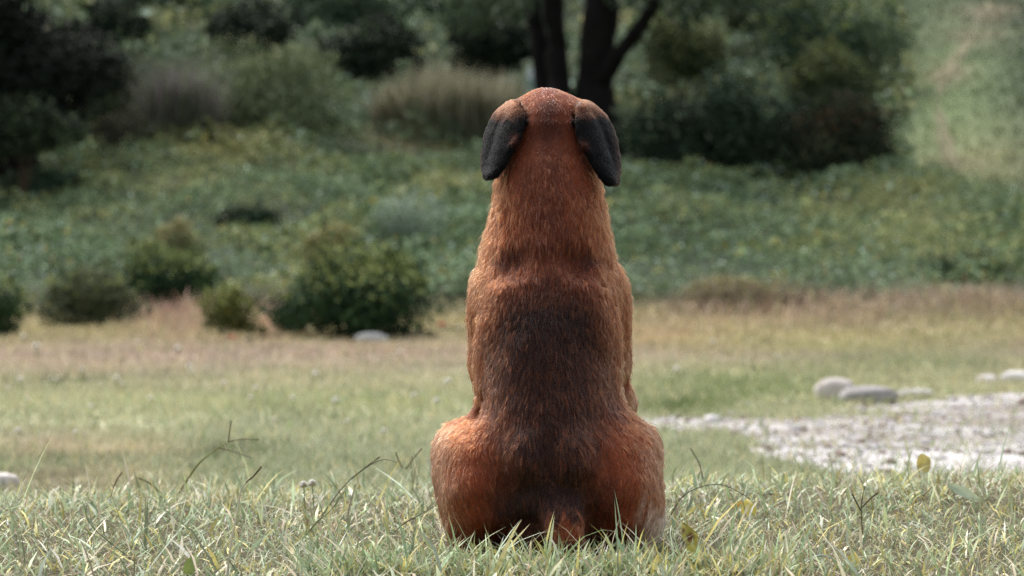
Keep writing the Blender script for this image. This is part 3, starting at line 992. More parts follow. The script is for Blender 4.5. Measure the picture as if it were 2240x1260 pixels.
def loft(rows, k, power=2.0):
    """Stack of ellipses: rows of (py, centre px, half width px, centre y, half depth m), top to bottom."""
    R = np.array(rows, float)
    c = pt(R[:, 1], R[:, 0], R[:, 3])
    s = KPX * (D0 + R[:, 3])
    zz = c[::-1, 2]
    zf = np.linspace(zz[0], zz[-1], 400)

    def up(v):
        v = v[::-1]
        a = np.interp(zf, zz, v)
        w_ = np.ones(31) / 31
        return np.convolve(np.pad(a, 15, mode='edge'), w_, 'valid')
    cx, cy, wx, wy = up(c[:, 0]), up(R[:, 3] + D0), up(R[:, 2] * s), up(R[:, 4])
    lo = np.array([LO[0], LO[1], zz[0]]); hi = np.array([HI[0], HI[1], zz[-1]])
    sl, (X, Y, Z) = region(lo, hi)
    z1 = AX[2][sl[2]]
    f = lambda a: np.interp(z1, zf, a).astype(np.float32)[None, None, :]
    cx, cy, wx, wy = f(cx), f(cy), np.maximum(f(wx), 1e-3), np.maximum(f(wy), 1e-3)
    q = (np.abs((X - cx) / wx) ** power + np.abs((Y - cy) / wy) ** power) ** (1 / power)
    blend(sl, (q - 1) * np.minimum(wx, wy), k)


# hind quarters, loin and rib cage
loft([(540, 1199, 20, .100, .012), (560, 1199, 55, .094, .06), (590, 1199, 92, .085, .092), (640, 1198, 122, .070, .104), (690, 1198, 130, .062, .122), (760, 1195, 149, .055, .142), (820, 1194, 158, .045, .146),
      (880, 1197, 151, .030, .150), (930, 1198, 154, .014, .152), (1000, 1202, 166, -.002, .152), (1070, 1206, 166, -.012, .146), (1130, 1208, 158, -.018, .138), (1180, 1209, 135, -.018, .125),
      (1215, 1210, 90, -.01, .09)], .02, 2.15)
# neck and shoulders
loft([(270, 1199, 82, .165, .07), (320, 1199, 98, .155, .085), (360, 1199, 112, .148, .098), (400, 1198, 120, .142, .108), (450, 1198, 123, .136, .120), (500, 1196, 131, .132, .132), (545, 1197, 144, .128, .146),
      (600, 1199, 150, .126, .148), (650, 1199, 150, .122, .156), (720, 1199, 140, .118, .158), (800, 1199, 110, .12, .14)], .055, 2.1)
# shoulder blades and upper arms
for s_, cx in ((-1, 1066), (1, 1334)):
    ell(cx, 718, .175, 48, .085, 128, .012, (0, s_ * 5, 0))
    ell(cx + s_ * 6, 790, .19, 40, .07, 70, .012)
    ell(1199 + s_ * 108, 625, .10, 40, .045, 62, .025, (0, s_ * -22, 0))
    ell(1199 + s_ * 122, 678, .15, 36, .075, 96, .022, (0, s_ * 10, 0))
    ell(1199 + s_ * 84, 690, .020, 44, .05, 92, .05, (0, s_ * -16, 0))       # shoulder blade
    ell(1203 + s_ * 50, 1005, -.115, 44, .045, 60, .03)                        # hip
    # flank edge behind the elbow
    ell(1197 + s_ * 134, 825, .075, 25, .08, 110, .02)
# elbows and forelegs
for cx, cy, s_ in ((1043, 888, -1), (1363, 868, 1)):
    ell(cx, cy, .19, 20, .04, 36, .008)
    cone((cx + s_ * -2, cy + 20, .215), 24, (cx + s_ * -14, 1120, .24), 19, .02)
    cone((cx + s_ * -14, 1120, .24), 20, (cx + s_ * -15, 1180, .255), 22, .02)
    ell(cx + s_ * -15, 1188, .285, 30, .05, 18, .015)
    for t_ in (-1.5, -.5, .5, 1.5):
        cone((cx + s_ * -15 + t_ * 12, 1188, .30), 9, (cx + s_ * -15 + t_ * 13, 1196, .335), 8.5, .006)
# chest in front
ell(1199, 720, .24, 95, .10, 150, .04)
ell(1199, 1000, .14, 110, .09, 150, .04)
# thighs
ell(1047, 1003, .02, 100, .135, 88, .045, (0, 10, 0))
ell(1042, 1060, -.005, 97, .14, 92, .03)
ell(1052, 1118, -.015, 86, .125, 84, .03)
ell(998, 975, .07, 46, .10, 46, .03)
ell(1343, 1000, .02, 98, .135, 96, .045, (0, -14, 0))
ell(1353, 1060, -.005, 98, .14, 96, .03)
ell(1358, 1125, -.015, 92, .125, 88, .03)
ell(1398, 985, .07, 44, .10, 52, .03, (0, -20, 0))
cone((1197, 760, -.115), 7, (1203, 1040, -.175), 7, .025, True)     # the line of the spine
# groove between loin and thighs
cone((1050, 908, .02), 5, (1092, 950, -.07), 3, .02, True)
cone((1350, 902, .02), 5, (1316, 950, -.07), 3, .02, True)
# hocks and hind feet
for cx, s_ in ((1012, -1), (1398, 1)):
    cone((cx, 1150, -.02), 44, (cx + s_ * 10, 1180, .12), 26, .02)
    ell(cx + s_ * 12, 1190, .22, 32, .06, 16, .02)
    for t_ in (-1.5, -.5, .5, 1.5):
        cone((cx + s_ * 12 + t_ * 13, 1190, .25), 9, (cx + s_ * 12 + t_ * 14, 1197, .285), 8.5, .006)
    cone((cx + s_ * 4, 1165, -.06), 40, (cx + s_ * 2, 1195, -.07), 30, .02)
# rump crease above the tail, tail root, tail lying to the right on the grass
ell(1150, 1165, -.165, 30, .03, 32, .02, cut=True)
ell(1318, 1165, -.165, 26, .03, 32, .02, cut=True)
TAIL = [(1224, 1088, -.122, 28), (1231, 1120, -.150, 40), (1236, 1152, -.168, 44), (1243, 1188, -.178, 40), (1258, 1212, -.184, 30), (1290, 1220, -.190, 22), (1335, 1223, -.195, 18), (1395, 1223, -.195, 16), (1440, 1219, -.19, 15), (1480, 1213, -.185, 9)]
for i_, (a, b) in enumerate(zip(TAIL[:-1], TAIL[1:])):
    cone(a[:3], a[3], b[:3], b[3], .02 if i_ < 2 else .013)
# head: skull, brow ridge, cheeks, muzzle
ell(1198, 282, .185, 92, .10, 84, .02)
ell(1196, 232, .20, 58, .065, 34, .02)
ell(1192, 212, .215, 30, .05, 15, .016)
ell(1150, 250, .19, 44, .06, 30, .02)
ell(1248, 249, .19, 44, .06, 30, .02)
ell(1116, 247, .16, 22, .04, 20, .016)
ell(1286, 244, .16, 24, .04, 21, .016)
ell(1199, 330, .235, 92, .085, 70, .03)
cone((1199, 318, .27), 60, (1199, 342, .375), 46, .03)
ell(1199, 352, .33, 52, .075, 40, .02)
ell(1199, 320, .405, 22, .02, 16, .01)
for s_ in (-1, 1):
    ell(1199 + s_ * 50, 268, .262, 20, .025, 14, .012)         # brow
    ell(1199 + s_ * 46, 288, .278, 15, .014, 10, .008, cut=True)   # eye socket
# hollows behind the shoulder blades and at the base of the neck
ell(1276, 560, -.022, 34, .022, 34, .03, cut=True)
ell(1098, 564, -.018, 34, .020, 32, .03, cut=True)

# raised fold of skin over the shoulder blades
for line in ([(1138, 622, -.016, 9), (1088, 678, .020, 12), (1066, 740, .036, 12), (1058, 825, .036, 9)],
             [(1264, 618, -.016, 9), (1314, 676, .020, 12), (1336, 742, .036, 13), (1342, 830, .036, 9)]):
    for a, b in zip(line[:-1], line[1:]):
        cone(a[:3], a[3], b[:3], b[3], .012)
# creases between the rib cage and the upper arms
for line in ([(1098, 632, .006, 4), (1076, 668, .028, 7), (1060, 715, .046, 7), (1047, 775, .052, 7), (1047, 850, .046, 7)],
             [(1304, 630, .006, 4), (1326, 668, .028, 7), (1342, 716, .046, 7), (1352, 780, .052, 7), (1350, 845, .046, 7)],
             [(1092, 730, .000, 3), (1078, 800, .004, 5), (1072, 870, -.010, 3)], [(1310, 735, -.002, 3), (1322, 805, .002, 5), (1326, 880, -.012, 3)]):
    for a, b in zip(line[:-1], line[1:]):
        cone(a[:3], a[3], b[:3], b[3], .014, True)

# ears: curved flaps given by their inner and outer edges, thickened
EARS = []
_ear = {
    -1: ([(1146, 232, .112), (1149, 265, .090), (1142, 302, .078), (1124, 338, .070), (1106, 374, .064), (1090, 396, .062)],
         [(1112, 220, .17), (1080, 246, .165), (1061, 288, .150), (1053, 332, .132), (1053, 372, .110), (1057, 396, .082)]),
    1: ([(1258, 236, .112), (1257, 272, .090), (1264, 312, .078), (1284, 350, .070), (1304, 384, .064), (1322, 408, .062)],
        [(1290, 222, .17), (1325, 248, .165), (1346, 290, .150), (1355, 335, .132), (1356, 378, .110), (1353, 408, .082)])}
for s_, (inn, outr) in _ear.items():
    A = smooth_path(np.array(inn), 44); B = smooth_path(np.array(outr), 44)
    A[:, 0] += s_ * np.linspace(9, 6, 44); B[:, 0] -= s_ * np.linspace(9, 5, 44); A[:, 1] -= np.linspace(0, 11, 44); B[:, 1] -= np.linspace(-6, 11, 44)
    uu = np.linspace(0, 1, 24)
    S = A[:, None] * (1 - uu[None, :, None]) + B[:, None] * uu[None, :, None]
    vv = np.linspace(0, 1, 44)[:, None]
    S[..., 2] -= .018 * np.sin(np.pi * uu)[None] * (1 - .5 * vv)             # the flap bows towards the back
    S[..., 2] += .010 * np.exp(-((uu[None] - .62 - .1 * vv) / .10) ** 2) * sstep(.05, .3, vv) * sstep(1.0, .6, vv)   # a lengthwise crease
    W3 = pt(S[..., 0], S[..., 1], S[..., 2]).reshape(-1, 3)
    EARS.append(W3)
    lo, hi = W3.min(0) - .022, W3.max(0) + .022
    sl, (X, Y, Z) = region(lo, hi)
    Q = np.stack([X.ravel(), Y.ravel(), Z.ravel()], -1)
    dist = np.empty(len(Q), np.float32)
    W32 = W3.astype(np.float32)
    w2 = (W32 ** 2).sum(1)
    for i in range(0, len(Q), 8000):
        q = Q[i:i + 8000]
        dd = (q ** 2).sum(1)[:, None] - 2 * q @ W32.T + w2
        dist[i:i + 8000] = np.sqrt(np.maximum(dd.min(1), 0))
    blend(sl, dist.reshape(X.shape) - .0080, .006)
    # folded pocket on the inner edge
    c0 = 1 if s_ > 0 else -1
    fx = 1276 if s_ > 0 else 1127
    cone((fx - c0 * 8, 296 + (12 if s_ > 0 else 2), .072), 4, (fx, 312 + (8 if s_ > 0 else 0), .066), 4.5, .01)
    cone((fx, 312 + (8 if s_ > 0 else 0), .066), 4.5, (fx + c0 * 14, 326 + (8 if s_ > 0 else 0), .066), 3.5, .01)
EARPTS = np.concatenate(EARS)

# soft lumpiness of muscle and skin
near = np.abs(FLD) < .02
ii = np.argwhere(near)
qq = LO + ii * H
amp = 1 - .8 * sstep(EARPTS[:, 2].min() - .04, EARPTS[:, 2].min() + .01, qq[:, 2])
FLD[near] += (.0025 + amp * (.0030 * fbm(qq, .05, 601, 2) + .0055 * noise(qq, .11, 603) + .0012 * noise(qq * np.array([1, 1, .45]), .016, 605))).astype(np.float32)


def surface_nets(F, lo, h):
    s = F < 0
    n = np.array(F.shape)
    c = s[:-1, :-1, :-1].astype(np.int8)
    tot = np.zeros(n - 1, np.int8)
    for dx in (0, 1):
        for dy in (0, 1):
            for dz in (0, 1):
                tot += s[dx:n[0] - 1 + dx, dy:n[1] - 1 + dy, dz:n[2] - 1 + dz]
    act = np.argwhere((tot > 0) & (tot < 8))
    idx = -np.ones(n - 1, np.int64)
    idx[tuple(act.T)] = np.arange(len(act))
    acc = np.zeros((len(act), 3)); cnt = np.zeros(len(act))
    corners = [(x, y, z) for x in (0, 1) for y in (0, 1) for z in (0, 1)]
    for a in corners:
        for ax in range(3):
            if a[ax]: continue
            b = list(a); b[ax] = 1
            fa = F[tuple((act + a).T)]; fb = F[tuple((act + b).T)]
            x = (fa < 0) != (fb < 0)
            t = fa[x] / (fa[x] - fb[x])
            p = np.tile(np.array(a, float), (x.sum(), 1)); p[:, ax] = t
            acc[x] += p; cnt[x] += 1
    V = lo + (act + acc / cnt[:, None]) * h
    quads = []
    for ax in range(3):
        o1, o2 = (ax + 1) % 3, (ax + 2) % 3
        a = [slice(1, n[i] - 1) for i in range(3)]; a[ax] = slice(0, n[ax] - 1)
        b = list(a); b[ax] = slice(1, n[ax])
        sa, sb = s[tuple(a)], s[tuple(b)]
        e = np.argwhere(sa != sb)
        flip = sa[tuple(e.T)]
        e = e.copy()
        for i in range(3):
            if i != ax: e[:, i] += 1
        q = []
        for d1, d2 in ((1, 1), (0, 1), (0, 0), (1, 0)):
            cc = e.copy(); cc[:, o1] -= d1; cc[:, o2] -= d2
            q.append(idx[tuple(cc.T)])
        q = np.stack(q, -1)
        q[~flip] = q[~flip][:, ::-1]
        quads.append(q)
    return V, np.concatenate(quads)


DV, DF = surface_nets(FLD, LO, H)
# keep only the connected body
par = np.arange(len(DV))
lab = par.copy()
edges = np.concatenate([DF[:, [0, 1]], DF[:, [1, 2]], DF[:, [2, 3]], DF[:, [3, 0]]])
for _ in range(400):
    m = np.minimum(lab[edges[:, 0]], lab[edges[:, 1]])
    new = lab.copy()
    np.minimum.at(new, edges[:, 0], m); np.minimum.at(new, edges[:, 1], m)
    new = new[new]
    if (new == lab).all(): break
    lab = new
big = np.bincount(lab).argmax()
kf = lab[DF[:, 0]] == big
DF = DF[kf]
us = np.unique(DF); rm = -np.ones(len(DV), int); rm[us] = np.arange(len(us))
DV, DF = DV[us], rm[DF]
for it in range(3):          # relax the voxel steps
    acc = np.zeros_like(DV); cnt = np.zeros(len(DV))
    for a, b in ((0, 1), (1, 2), (2, 3), (3, 0)):
        np.add.at(acc, DF[:, a], DV[DF[:, b]]); np.add.at(cnt, DF[:, a], 1)
        np.add.at(acc, DF[:, b], DV[DF[:, a]]); np.add.at(cnt, DF[:, b], 1)
    DV = DV * .5 + .5 * acc / cnt[:, None]
fn = np.cross(DV[DF[:, 2]] - DV[DF[:, 0]], DV[DF[:, 3]] - DV[DF[:, 1]])
VN = np.zeros_like(DV)
for j in range(4):
    np.add.at(VN, DF[:, j], fn)
VN /= np.linalg.norm(VN, axis=1, keepdims=True) + 1e-12


def ear_dist(p):
    out = np.full(len(p), 1.0)
    m = p[:, 2] > EARPTS[:, 2].min() - .03
    q = p[m].astype(np.float32); e = EARPTS.astype(np.float32); e2 = (e ** 2).sum(1)
    r = np.empty(len(q))
    for i in range(0, len(q), 6000):
        a = q[i:i + 6000]
        r[i:i + 6000] = np.sqrt(np.maximum(((a ** 2).sum(1)[:, None] - 2 * a @ e.T + e2).min(1), 0))
    out[m] = r
    return out


FUR_K = .38
C_TAN, C_RED, C_SADDLE = srgb(170, 84, 46), srgb(160, 72, 34), srgb(46, 29, 24)
C_BLACK, C_PEACH, C_WHITE, C_GREY = srgb(13, 12, 13), srgb(196, 134, 96), srgb(226, 204, 190), srgb(94, 70, 60)


def coat(p, ed):
    """Coat pigment, with hollow shade and edge light painted in: red-tan dog with a dark saddle, black ears and pale outer thighs."""
    x, z = to_px(p)                      # body coordinates: across, and down from the crown
    x = x - 1200
    y = p[:, 1] - D0
    a = np.abs(x)
    j = 24 * fbm(p, .05, 611) + 20 * noise(p * np.array([1, 1, .5]), .011, 613)
    aj, zj = a + j, z + j * 1.3
    c = np.broadcast_to(C_TAN, (len(p), 3)).copy()

    def mixin(col, w_):
        nonlocal c
        c = c + (col - c) * np.clip(w_, 0, 1)[:, None]
    mixin(C_RED, .8 * sstep(340, 240, zj))
    mixin(srgb(84, 46, 33), .6 * np.exp(-(aj / 62) ** 2) * sstep(215, 270, zj) * sstep(720, 520, zj))        # darker line down the nape
    mixin(srgb(66, 38, 30), .55 * np.exp(-((zj - 262) / 40) ** 2 - ((x - 5) / 30) ** 2))
    mixin(srgb(52, 31, 25), .8 * np.exp(-((zj - 565) / 34) ** 2) * np.exp(-((aj - 85) / 48) ** 2))  # shade of the neck-base hollows painted into the coat
    mixin(srgb(90, 50, 36), .65 * sstep(560, 640, zj) * sstep(180, 90, aj))
    mixin(srgb(204, 122, 76), .32 * sstep(88, 128, aj) * sstep(400, 470, zj) * sstep(680, 600, zj))      # paler sides of the neck
    mixin(srgb(196, 112, 66), .25 * np.exp(-((aj - 118) / 16) ** 2) * sstep(620, 680, zj) * sstep(860, 780, zj))
    half = np.interp(z, [600, 660, 700, 780, 880, 960, 1040, 1100, 1150, 1190], [56, 92, 114, 124, 118, 106, 98, 106, 94, 70])
    stren = np.interp(z, [585, 650, 690, 730, 800, 900, 1000, 1080, 1140, 1180], [0, .5, .98, .9, .8, .76, .8, .92, .82, .5])
    mixin(C_SADDLE, stren * sstep(half * 1.32, half * .55, aj) * (y < .16))
    mixin(C_GREY, .55 * np.exp(-((aj - 132) / 26) ** 2) * sstep(700, 770, zj) * sstep(950, 860, zj) * (y < .12))
    mixin(C_PEACH, .3 * sstep(196, 246, aj + 12 * (x < 0)) * sstep(890, 930, zj) * sstep(1130, 1000, zj))  # pale outer thigh fur, partly rim light painted in
    mixin(C_PEACH, .4 * sstep(185, 236, aj) * sstep(880, 940, zj))
    mixin(C_WHITE * 2.0, .65 * sstep(178, 222, x + j * .7) * sstep(1080, 1140, zj))
    mixin(C_PEACH * 1.4, .9 * np.exp(-((z - 888) / 26) ** 2) * sstep(138, 150, a) * (y > .12))
    mixin(C_PEACH, .6 * sstep(150, 162, aj - 6) * np.exp(-((z - 820) / 60) ** 2) * (x > 0))
    # tail
    t = (z > 1112) & (y < -.13) & (np.abs(x - 38) < 60)
    mixin(srgb(176, 94, 56), .95 * t * sstep(1112, 1135, zj) * np.exp(-((x - 40) / 52) ** 4))
    mixin(srgb(26, 22, 21), .97 * (z > 1180) * (y < -.155) * sstep(70, 100, x))
    mixin(C_BLACK, .7 * (z > 1182) * (y < -.17) * (np.abs(x) < 75))
    # muzzle
    mixin(C_BLACK, .85 * sstep(.30, .34, y) * (z > 250) * (z < 420))
    # ears, with a tan rim and pale rubbed bases
    ear = sstep(.0150, .0115, ed)
    ecol = np.broadcast_to(C_BLACK, (len(p), 3)).copy()
    base_w = (sstep(262, 234, z + 10 * noise(p, .012, 5) - 8 * sstep(110, 140, a)) * .85)[:, None]
    ecol = ecol + (srgb(128, 80, 58) - ecol) * base_w
    pocket = np.exp(-((a - np.where(x > 0, 76, 74)) / 10) ** 2 - ((z - np.where(x > 0, 318, 304)) / 13) ** 2)[:, None]
    ecol = ecol + (srgb(100, 50, 30) - ecol) * np.clip(pocket * .7, 0, 1)
    rim = (sstep(138, 152, a + 12 * sstep(330, 250, z)) * .3)[:, None]
    ecol = ecol + (srgb(80, 62, 52) - ecol) * rim
    c = c + (ecol - c) * ear[:, None]
    return c, ear


m_skin, n_, l_ = new_mat('dog_skin')
a_ = n_.new('ShaderNodeAttribute'); a_.attribute_name = 'Col'
b_ = n_.new('ShaderNodeBsdfPrincipled'); b_.inputs['Roughness'].default_value = .8; b_.inputs['Specular IOR Level'].default_value = .15
o_ = n_.new('ShaderNodeOutputMaterial')
l_.new(a_.outputs['Color'], b_.inputs['Base Color']); l_.new(b_.outputs[0], o_.inputs['Surface'])

m_fur, n_, l_ = new_mat('dog_fur')
a_ = n_.new('ShaderNodeAttribute'); a_.attribute_name = 'hair_color'
hb = n_.new('ShaderNodeBsdfHairPrincipled')
hb.parametrization = 'COLOR'
hb.inputs['Roughness'].default_value = .42
hb.inputs['Radial Roughness'].default_value = .55
hb.inputs['Coat'].default_value = 0.0
ai_ = n_.new('ShaderNodeAttribute'); ai_.attribute_name = 'hair_ior'
l_.new(ai_.outputs['Fac'], hb.inputs['IOR'])
hb.inputs['Random Roughness'].default_value = .2
o_ = n_.new('ShaderNodeOutputMaterial')
l_.new(a_.outputs['Color'], hb.inputs['Color'])
l_.new(hb.outputs[0], o_.inputs['Surface'])

edv = ear_dist(DV)
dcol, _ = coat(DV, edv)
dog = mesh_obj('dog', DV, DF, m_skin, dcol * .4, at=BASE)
tag(dog, 'red-brown dog with dark saddle and black drooping ears sitting with its back turned', 'dog')

# fur: short strands combed down the body
g = np.random.default_rng(620)
T = np.concatenate([DF[:, [0, 1, 2]], DF[:, [0, 2, 3]]])
ar = .5 * np.linalg.norm(np.cross(DV[T[:, 1]] - DV[T[:, 0]], DV[T[:, 2]] - DV[T[:, 0]]), axis=1)
tn = VN[T].mean(1)
wgt = ar * np.where(tn[:, 1] < .35, 1.0, .35)          # thinner on the far side
edt = ear_dist(DV[T[:, 0]])
wgt *= np.where(edt < .0125, 1.7, 1.0)
NH = 300000
ti_ = g.choice(len(T), NH, p=wgt / wgt.sum())
r1, r2 = np.sqrt(g.random(NH)), g.random(NH)
bc = np.stack([1 - r1, r1 * (1 - r2), r1 * r2], -1)
hp = (DV[T[ti_]] * bc[..., None]).sum(1)
hn = (VN[T[ti_]] * bc[..., None]).sum(1); hn /= np.linalg.norm(hn, axis=1, keepdims=True)
hed = ear_dist(hp)
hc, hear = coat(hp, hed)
lx = (hp[:, 0] - BASE[0]); lz = 1195 - (hp[:, 2] - BASE[2]) / (KPX * D0); ly = hp[:, 1] - D0
flow = np.stack([lx * 2.2, np.full(NH, -.25), np.full(NH, -1.0)], -1)
thigh = sstep(930, 1000, lz) * sstep(.06, .12, np.abs(lx))
flow[:, 0] += thigh * np.sign(lx) * -.5
neckv = sstep(640, 560, lz) * sstep(430, 520, lz)
flow[:, 0] -= neckv * lx * 7.0                            # strands draw in towards the withers
tl = (lz > 1150) & (ly < -.15) & (lx > .06)
flow[tl] = np.array([1.0, 0, -.15])
up_ = sstep(235, 200, lz)
flow += up_[:, None] * np.stack([lx * 30, np.full(NH, -.5), np.zeros(NH)], -1)
nz = np.stack([fbm(hp, .03, 630), fbm(hp, .03, 631), fbm(hp, .03, 632)], -1)
nz2 = np.stack([noise(hp, .007, 640), noise(hp, .007, 641), noise(hp, .007, 642)], -1)
flow = flow / (np.linalg.norm(flow, axis=1, keepdims=True)) + .35 * nz + .30 * nz2 + .10 * g.normal(size=(NH, 3))
flow -= hn * np.sum(flow * hn, 1, keepdims=True)
flow /= np.linalg.norm(flow, axis=1, keepdims=True) + 1e-9
length = .0135 * g.uniform(.6, 1.25, NH)
length *= np.where(lz < 330, .62, 1.0) * (1 - .55 * hear)
ruff = sstep(400, 470, lz) * sstep(640, 560, lz)
length *= 1 - .4 * sstep(270, 230, lz)
length *= 1 + .35 * ruff + .25 * sstep(680, 760, lz) * sstep(1100, 1000, lz) * sstep(.10, .05, np.abs(lx))
guard = g.random(NH) < .015 * (1 + 2 * ruff)
length = length * np.where(guard & (lz > 300), 1.45, 1.0)
length = np.maximum(length, .0062 * g.uniform(.8, 1.2, NH))
lift = np.radians(g.uniform(8, 24, NH)) * (1 + .5 * hear) + .12 * nz2[:, 0] + .5 * guard * (hear < .3)
S = 5
ts = np.linspace(0, 1, S)
dirn = flow * np.cos(lift)[:, None] + hn * np.sin(lift)[:, None]
bend = flow * 1.0
ptsH = hp[:, None] + (dirn[:, None] * ts[None, :, None] * (1 - .35 * ts[None, :, None]) + bend[:, None] * (.35 * ts ** 2)[None, :, None] - hn[:, None] * (.16 * ts ** 2.0)[None, :, None]) * length[:, None, None] - hn[:, None] * .0006
from mathutils.kdtree import KDTree
NC = 60000                                               # strands gather into locks
ci_ = g.choice(NH, NC, replace=False)
kt = KDTree(NC)
for q_, i_ in enumerate(ci_):
    kt.insert(hp[i_], q_)
kt.balance()
near_ = np.fromiter((kt.find(v_)[1] for v_ in hp), np.int64, NH)
gu = ci_[near_]
same = (np.sum(hn * hn[gu], 1) > .5)[:, None, None] * (np.linalg.norm(hp - hp[gu], axis=1) < .012)[:, None, None]
pull = (.55 * ts ** 1.5)[None, :, None] * same * (1 - .6 * hear)[:, None, None]
ptsH = ptsH + (ptsH[gu] - ptsH) * pull
lock = g.normal(size=NC)[near_]
crown_ = 1 - .75 * sstep(285, 230, lz)
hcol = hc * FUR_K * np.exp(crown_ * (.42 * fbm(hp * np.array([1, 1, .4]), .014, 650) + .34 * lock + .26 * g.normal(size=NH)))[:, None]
frost = ((g.random(NC)[near_] < .16 + .12 * (noise(hp, .02, 660) > .3)) | (g.random(NH) < .06)) & (hear < .3) & (lz > 260)
hcol[frost] = hcol[frost] * .45 + (C_TAN * 1.1 * FUR_K) * .55 * g.uniform(.7, 1.2, (int(frost.sum()), 1))
hd = bpy.data.hair_curves.new('fur')
hd.add_curves([S] * NH)
hd.attributes['position'].data.foreach_set('vector', (ptsH - BASE).astype(np.float32).ravel())
ra_ = hd.attributes.get('radius') or hd.attributes.new('radius', 'FLOAT', 'POINT')
rad = .00034 * np.array([.8, 1.0, .9, .65, .15])[None] * g.uniform(.8, 1.25, (NH, 1))
ra_.data.foreach_set('value', rad.astype(np.float32).ravel())
ca_ = hd.attributes.new('hair_color', 'FLOAT_COLOR', 'CURVE')
c4 = np.ones((NH, 4), np.float32); c4[:, :3] = np.clip(hcol, .003, .9)
ca_.data.foreach_set('color', c4.ravel())
ior_ = hd.attributes.new('hair_ior', 'FLOAT', 'CURVE')
ior_.data.foreach_set('value', (1.30 - .16 * hear).astype(np.float32))
hd.materials.append(m_fur)
fur = bpy.data.objects.new('fur', hd)
COL.objects.link(fur)
fur.parent = dog

# eyes, nose and claws at the front
sv2, sf2 = sphere(2)
m_eye = attr_mat('wet_dark', .15, 0, .5)
for s_ in (-1, 1):
    mesh_obj('eye', sv2 * .011 + (pt(1199 + s_ * 46, 288, .272) - BASE), sf2, m_eye, np.broadcast_to(srgb(40, 24, 16), (len(sv2), 3)), parent=dog)
mesh_obj('nose', sv2 * np.array([.018, .012, .013]) + (pt(1199, 320, .418) - BASE), sf2, m_eye, np.broadcast_to(srgb(20, 18, 18), (len(sv2), 3)), parent=dog)

# ------------------------------------------------------------------ foreground grass the dog sits in
G_PAL = np.array([srgb(142, 158, 122), srgb(126, 146, 110), srgb(160, 168, 128), srgb(172, 164, 100), srgb(188, 176, 110), srgb(208, 200, 176), srgb(188, 176, 152), srgb(112, 120, 90), srgb(176, 186, 164), srgb(140, 120, 96)])
G_W = np.array([.20, .15, .18, .11, .06, .08, .07, .06, .06, .03])


def lawn(n, x0, x1, d0, d1, Lm, Wm, flat, seed, nseg=3, brown=0.0):
    g = np.random.default_rng(seed)
    x, d = g.uniform(x0, x1, n), g.uniform(d0, d1, n)
    q = np.stack([x, d], -1)
    tuft = fbm(q, .09, seed + 1)
    ok = g.random(n) < (.78 + .6 * tuft) * (1 - .45 * sstep(5.2, 6.2, d + .25 * fbm(q, .4, 77)))
    rel = np.stack([(x - BASE[0]) / .20, (d - (D0 - .02)) / .15], -1)        # pressed flat where the dog sits
    ok &= (rel ** 2).sum(1) > 1.0
    x, d, q, tuft = x[ok], d[ok], q[ok], tuft[ok]
    n = len(x)
    L = Lm * np.exp(.38 * g.normal(size=n)) * (1 + .35 * tuft)
    a0 = np.abs(g.normal(size=n)) * .45 + flat * g.random(n)
    a1 = a0 + np.abs(g.normal(size=n)) * .9 + .1
    near = np.exp(-np.maximum(np.sqrt((((q - np.array([BASE[0], D0 - .02])) / np.array([.24, .19])) ** 2).sum(1)) - 1, 0) * 4)
    hd_ = g.uniform(0, 2 * np.pi, n) + .8 * fbm(q, .12, seed + 5)
    out = np.arctan2(d - D0, x - BASE[0])
    hd_ = np.where(g.random(n) < .5 * near, out + .6 * g.normal(size=n), hd_)
    V, F, bi, t = blades(np.stack([x, d, gz(x, d) - .004], -1), L, Wm * np.exp(.35 * g.normal(size=n)), hd_, a0, a1, nseg, g.normal(size=n) * .5)
    patch = fbm(q, .30, seed + 9)
    w_ = G_W[None] * np.exp(1.1 * patch[:, None] * np.array([-1, -1.0, 0, 1.2, 1.2, .6, .8, -1, -1, .8])[None])
    w_ = np.cumsum(w_ / w_.sum(1, keepdims=True), 1)
    ci = (g.random((n, 1)) > w_).sum(1).clip(0, len(G_PAL) - 1)
    c = G_PAL[ci] * 1.22 * np.exp(.30 * g.normal(size=(n, 1)))
    c = c + (srgb(132, 120, 96) - c) * (brown * (.4 + .6 * g.random((n, 1))))
    cb = c[bi]
    tip = (g.random(n) < .25)[bi] & (t > .95)
    cb = np.where(tip[:, None], srgb(196, 178, 130)[None], cb)
    return V, F, cb


parts = [lawn(100000, -1.35, 1.35, 3.75, 6.9, .027, .0017, 1.5, 701),
         lawn(30000, -1.35, 1.35, 3.75, 6.6, .033, .0032, 1.4, 702, 4),
         lawn(5000, -1.35, 1.35, 3.75, 6.4, .050, .0030, .8, 705, 4),
         lawn(4200, BASE[0] - .36, BASE[0] + .36, 4.10, 4.275, .042, .0036, .6, 706, 4),
         lawn(80000, -1.35, 1.35, 3.75, 6.6, .018, .0018, 1.5, 703, 2, .8),
         lawn(40000, -3.2, 3.2, 2.2, 7.2, .040, .004, .8, 704, 2)]
V, F, C = join(parts)
lg = mesh_obj('foreground_grass', V, F, M_GRASS, C)
tag(lg, 'sharp tangled green and straw grass around the dog', 'grass', kind='stuff')


def fpt(px, py, d):
    return P(px, py, d)


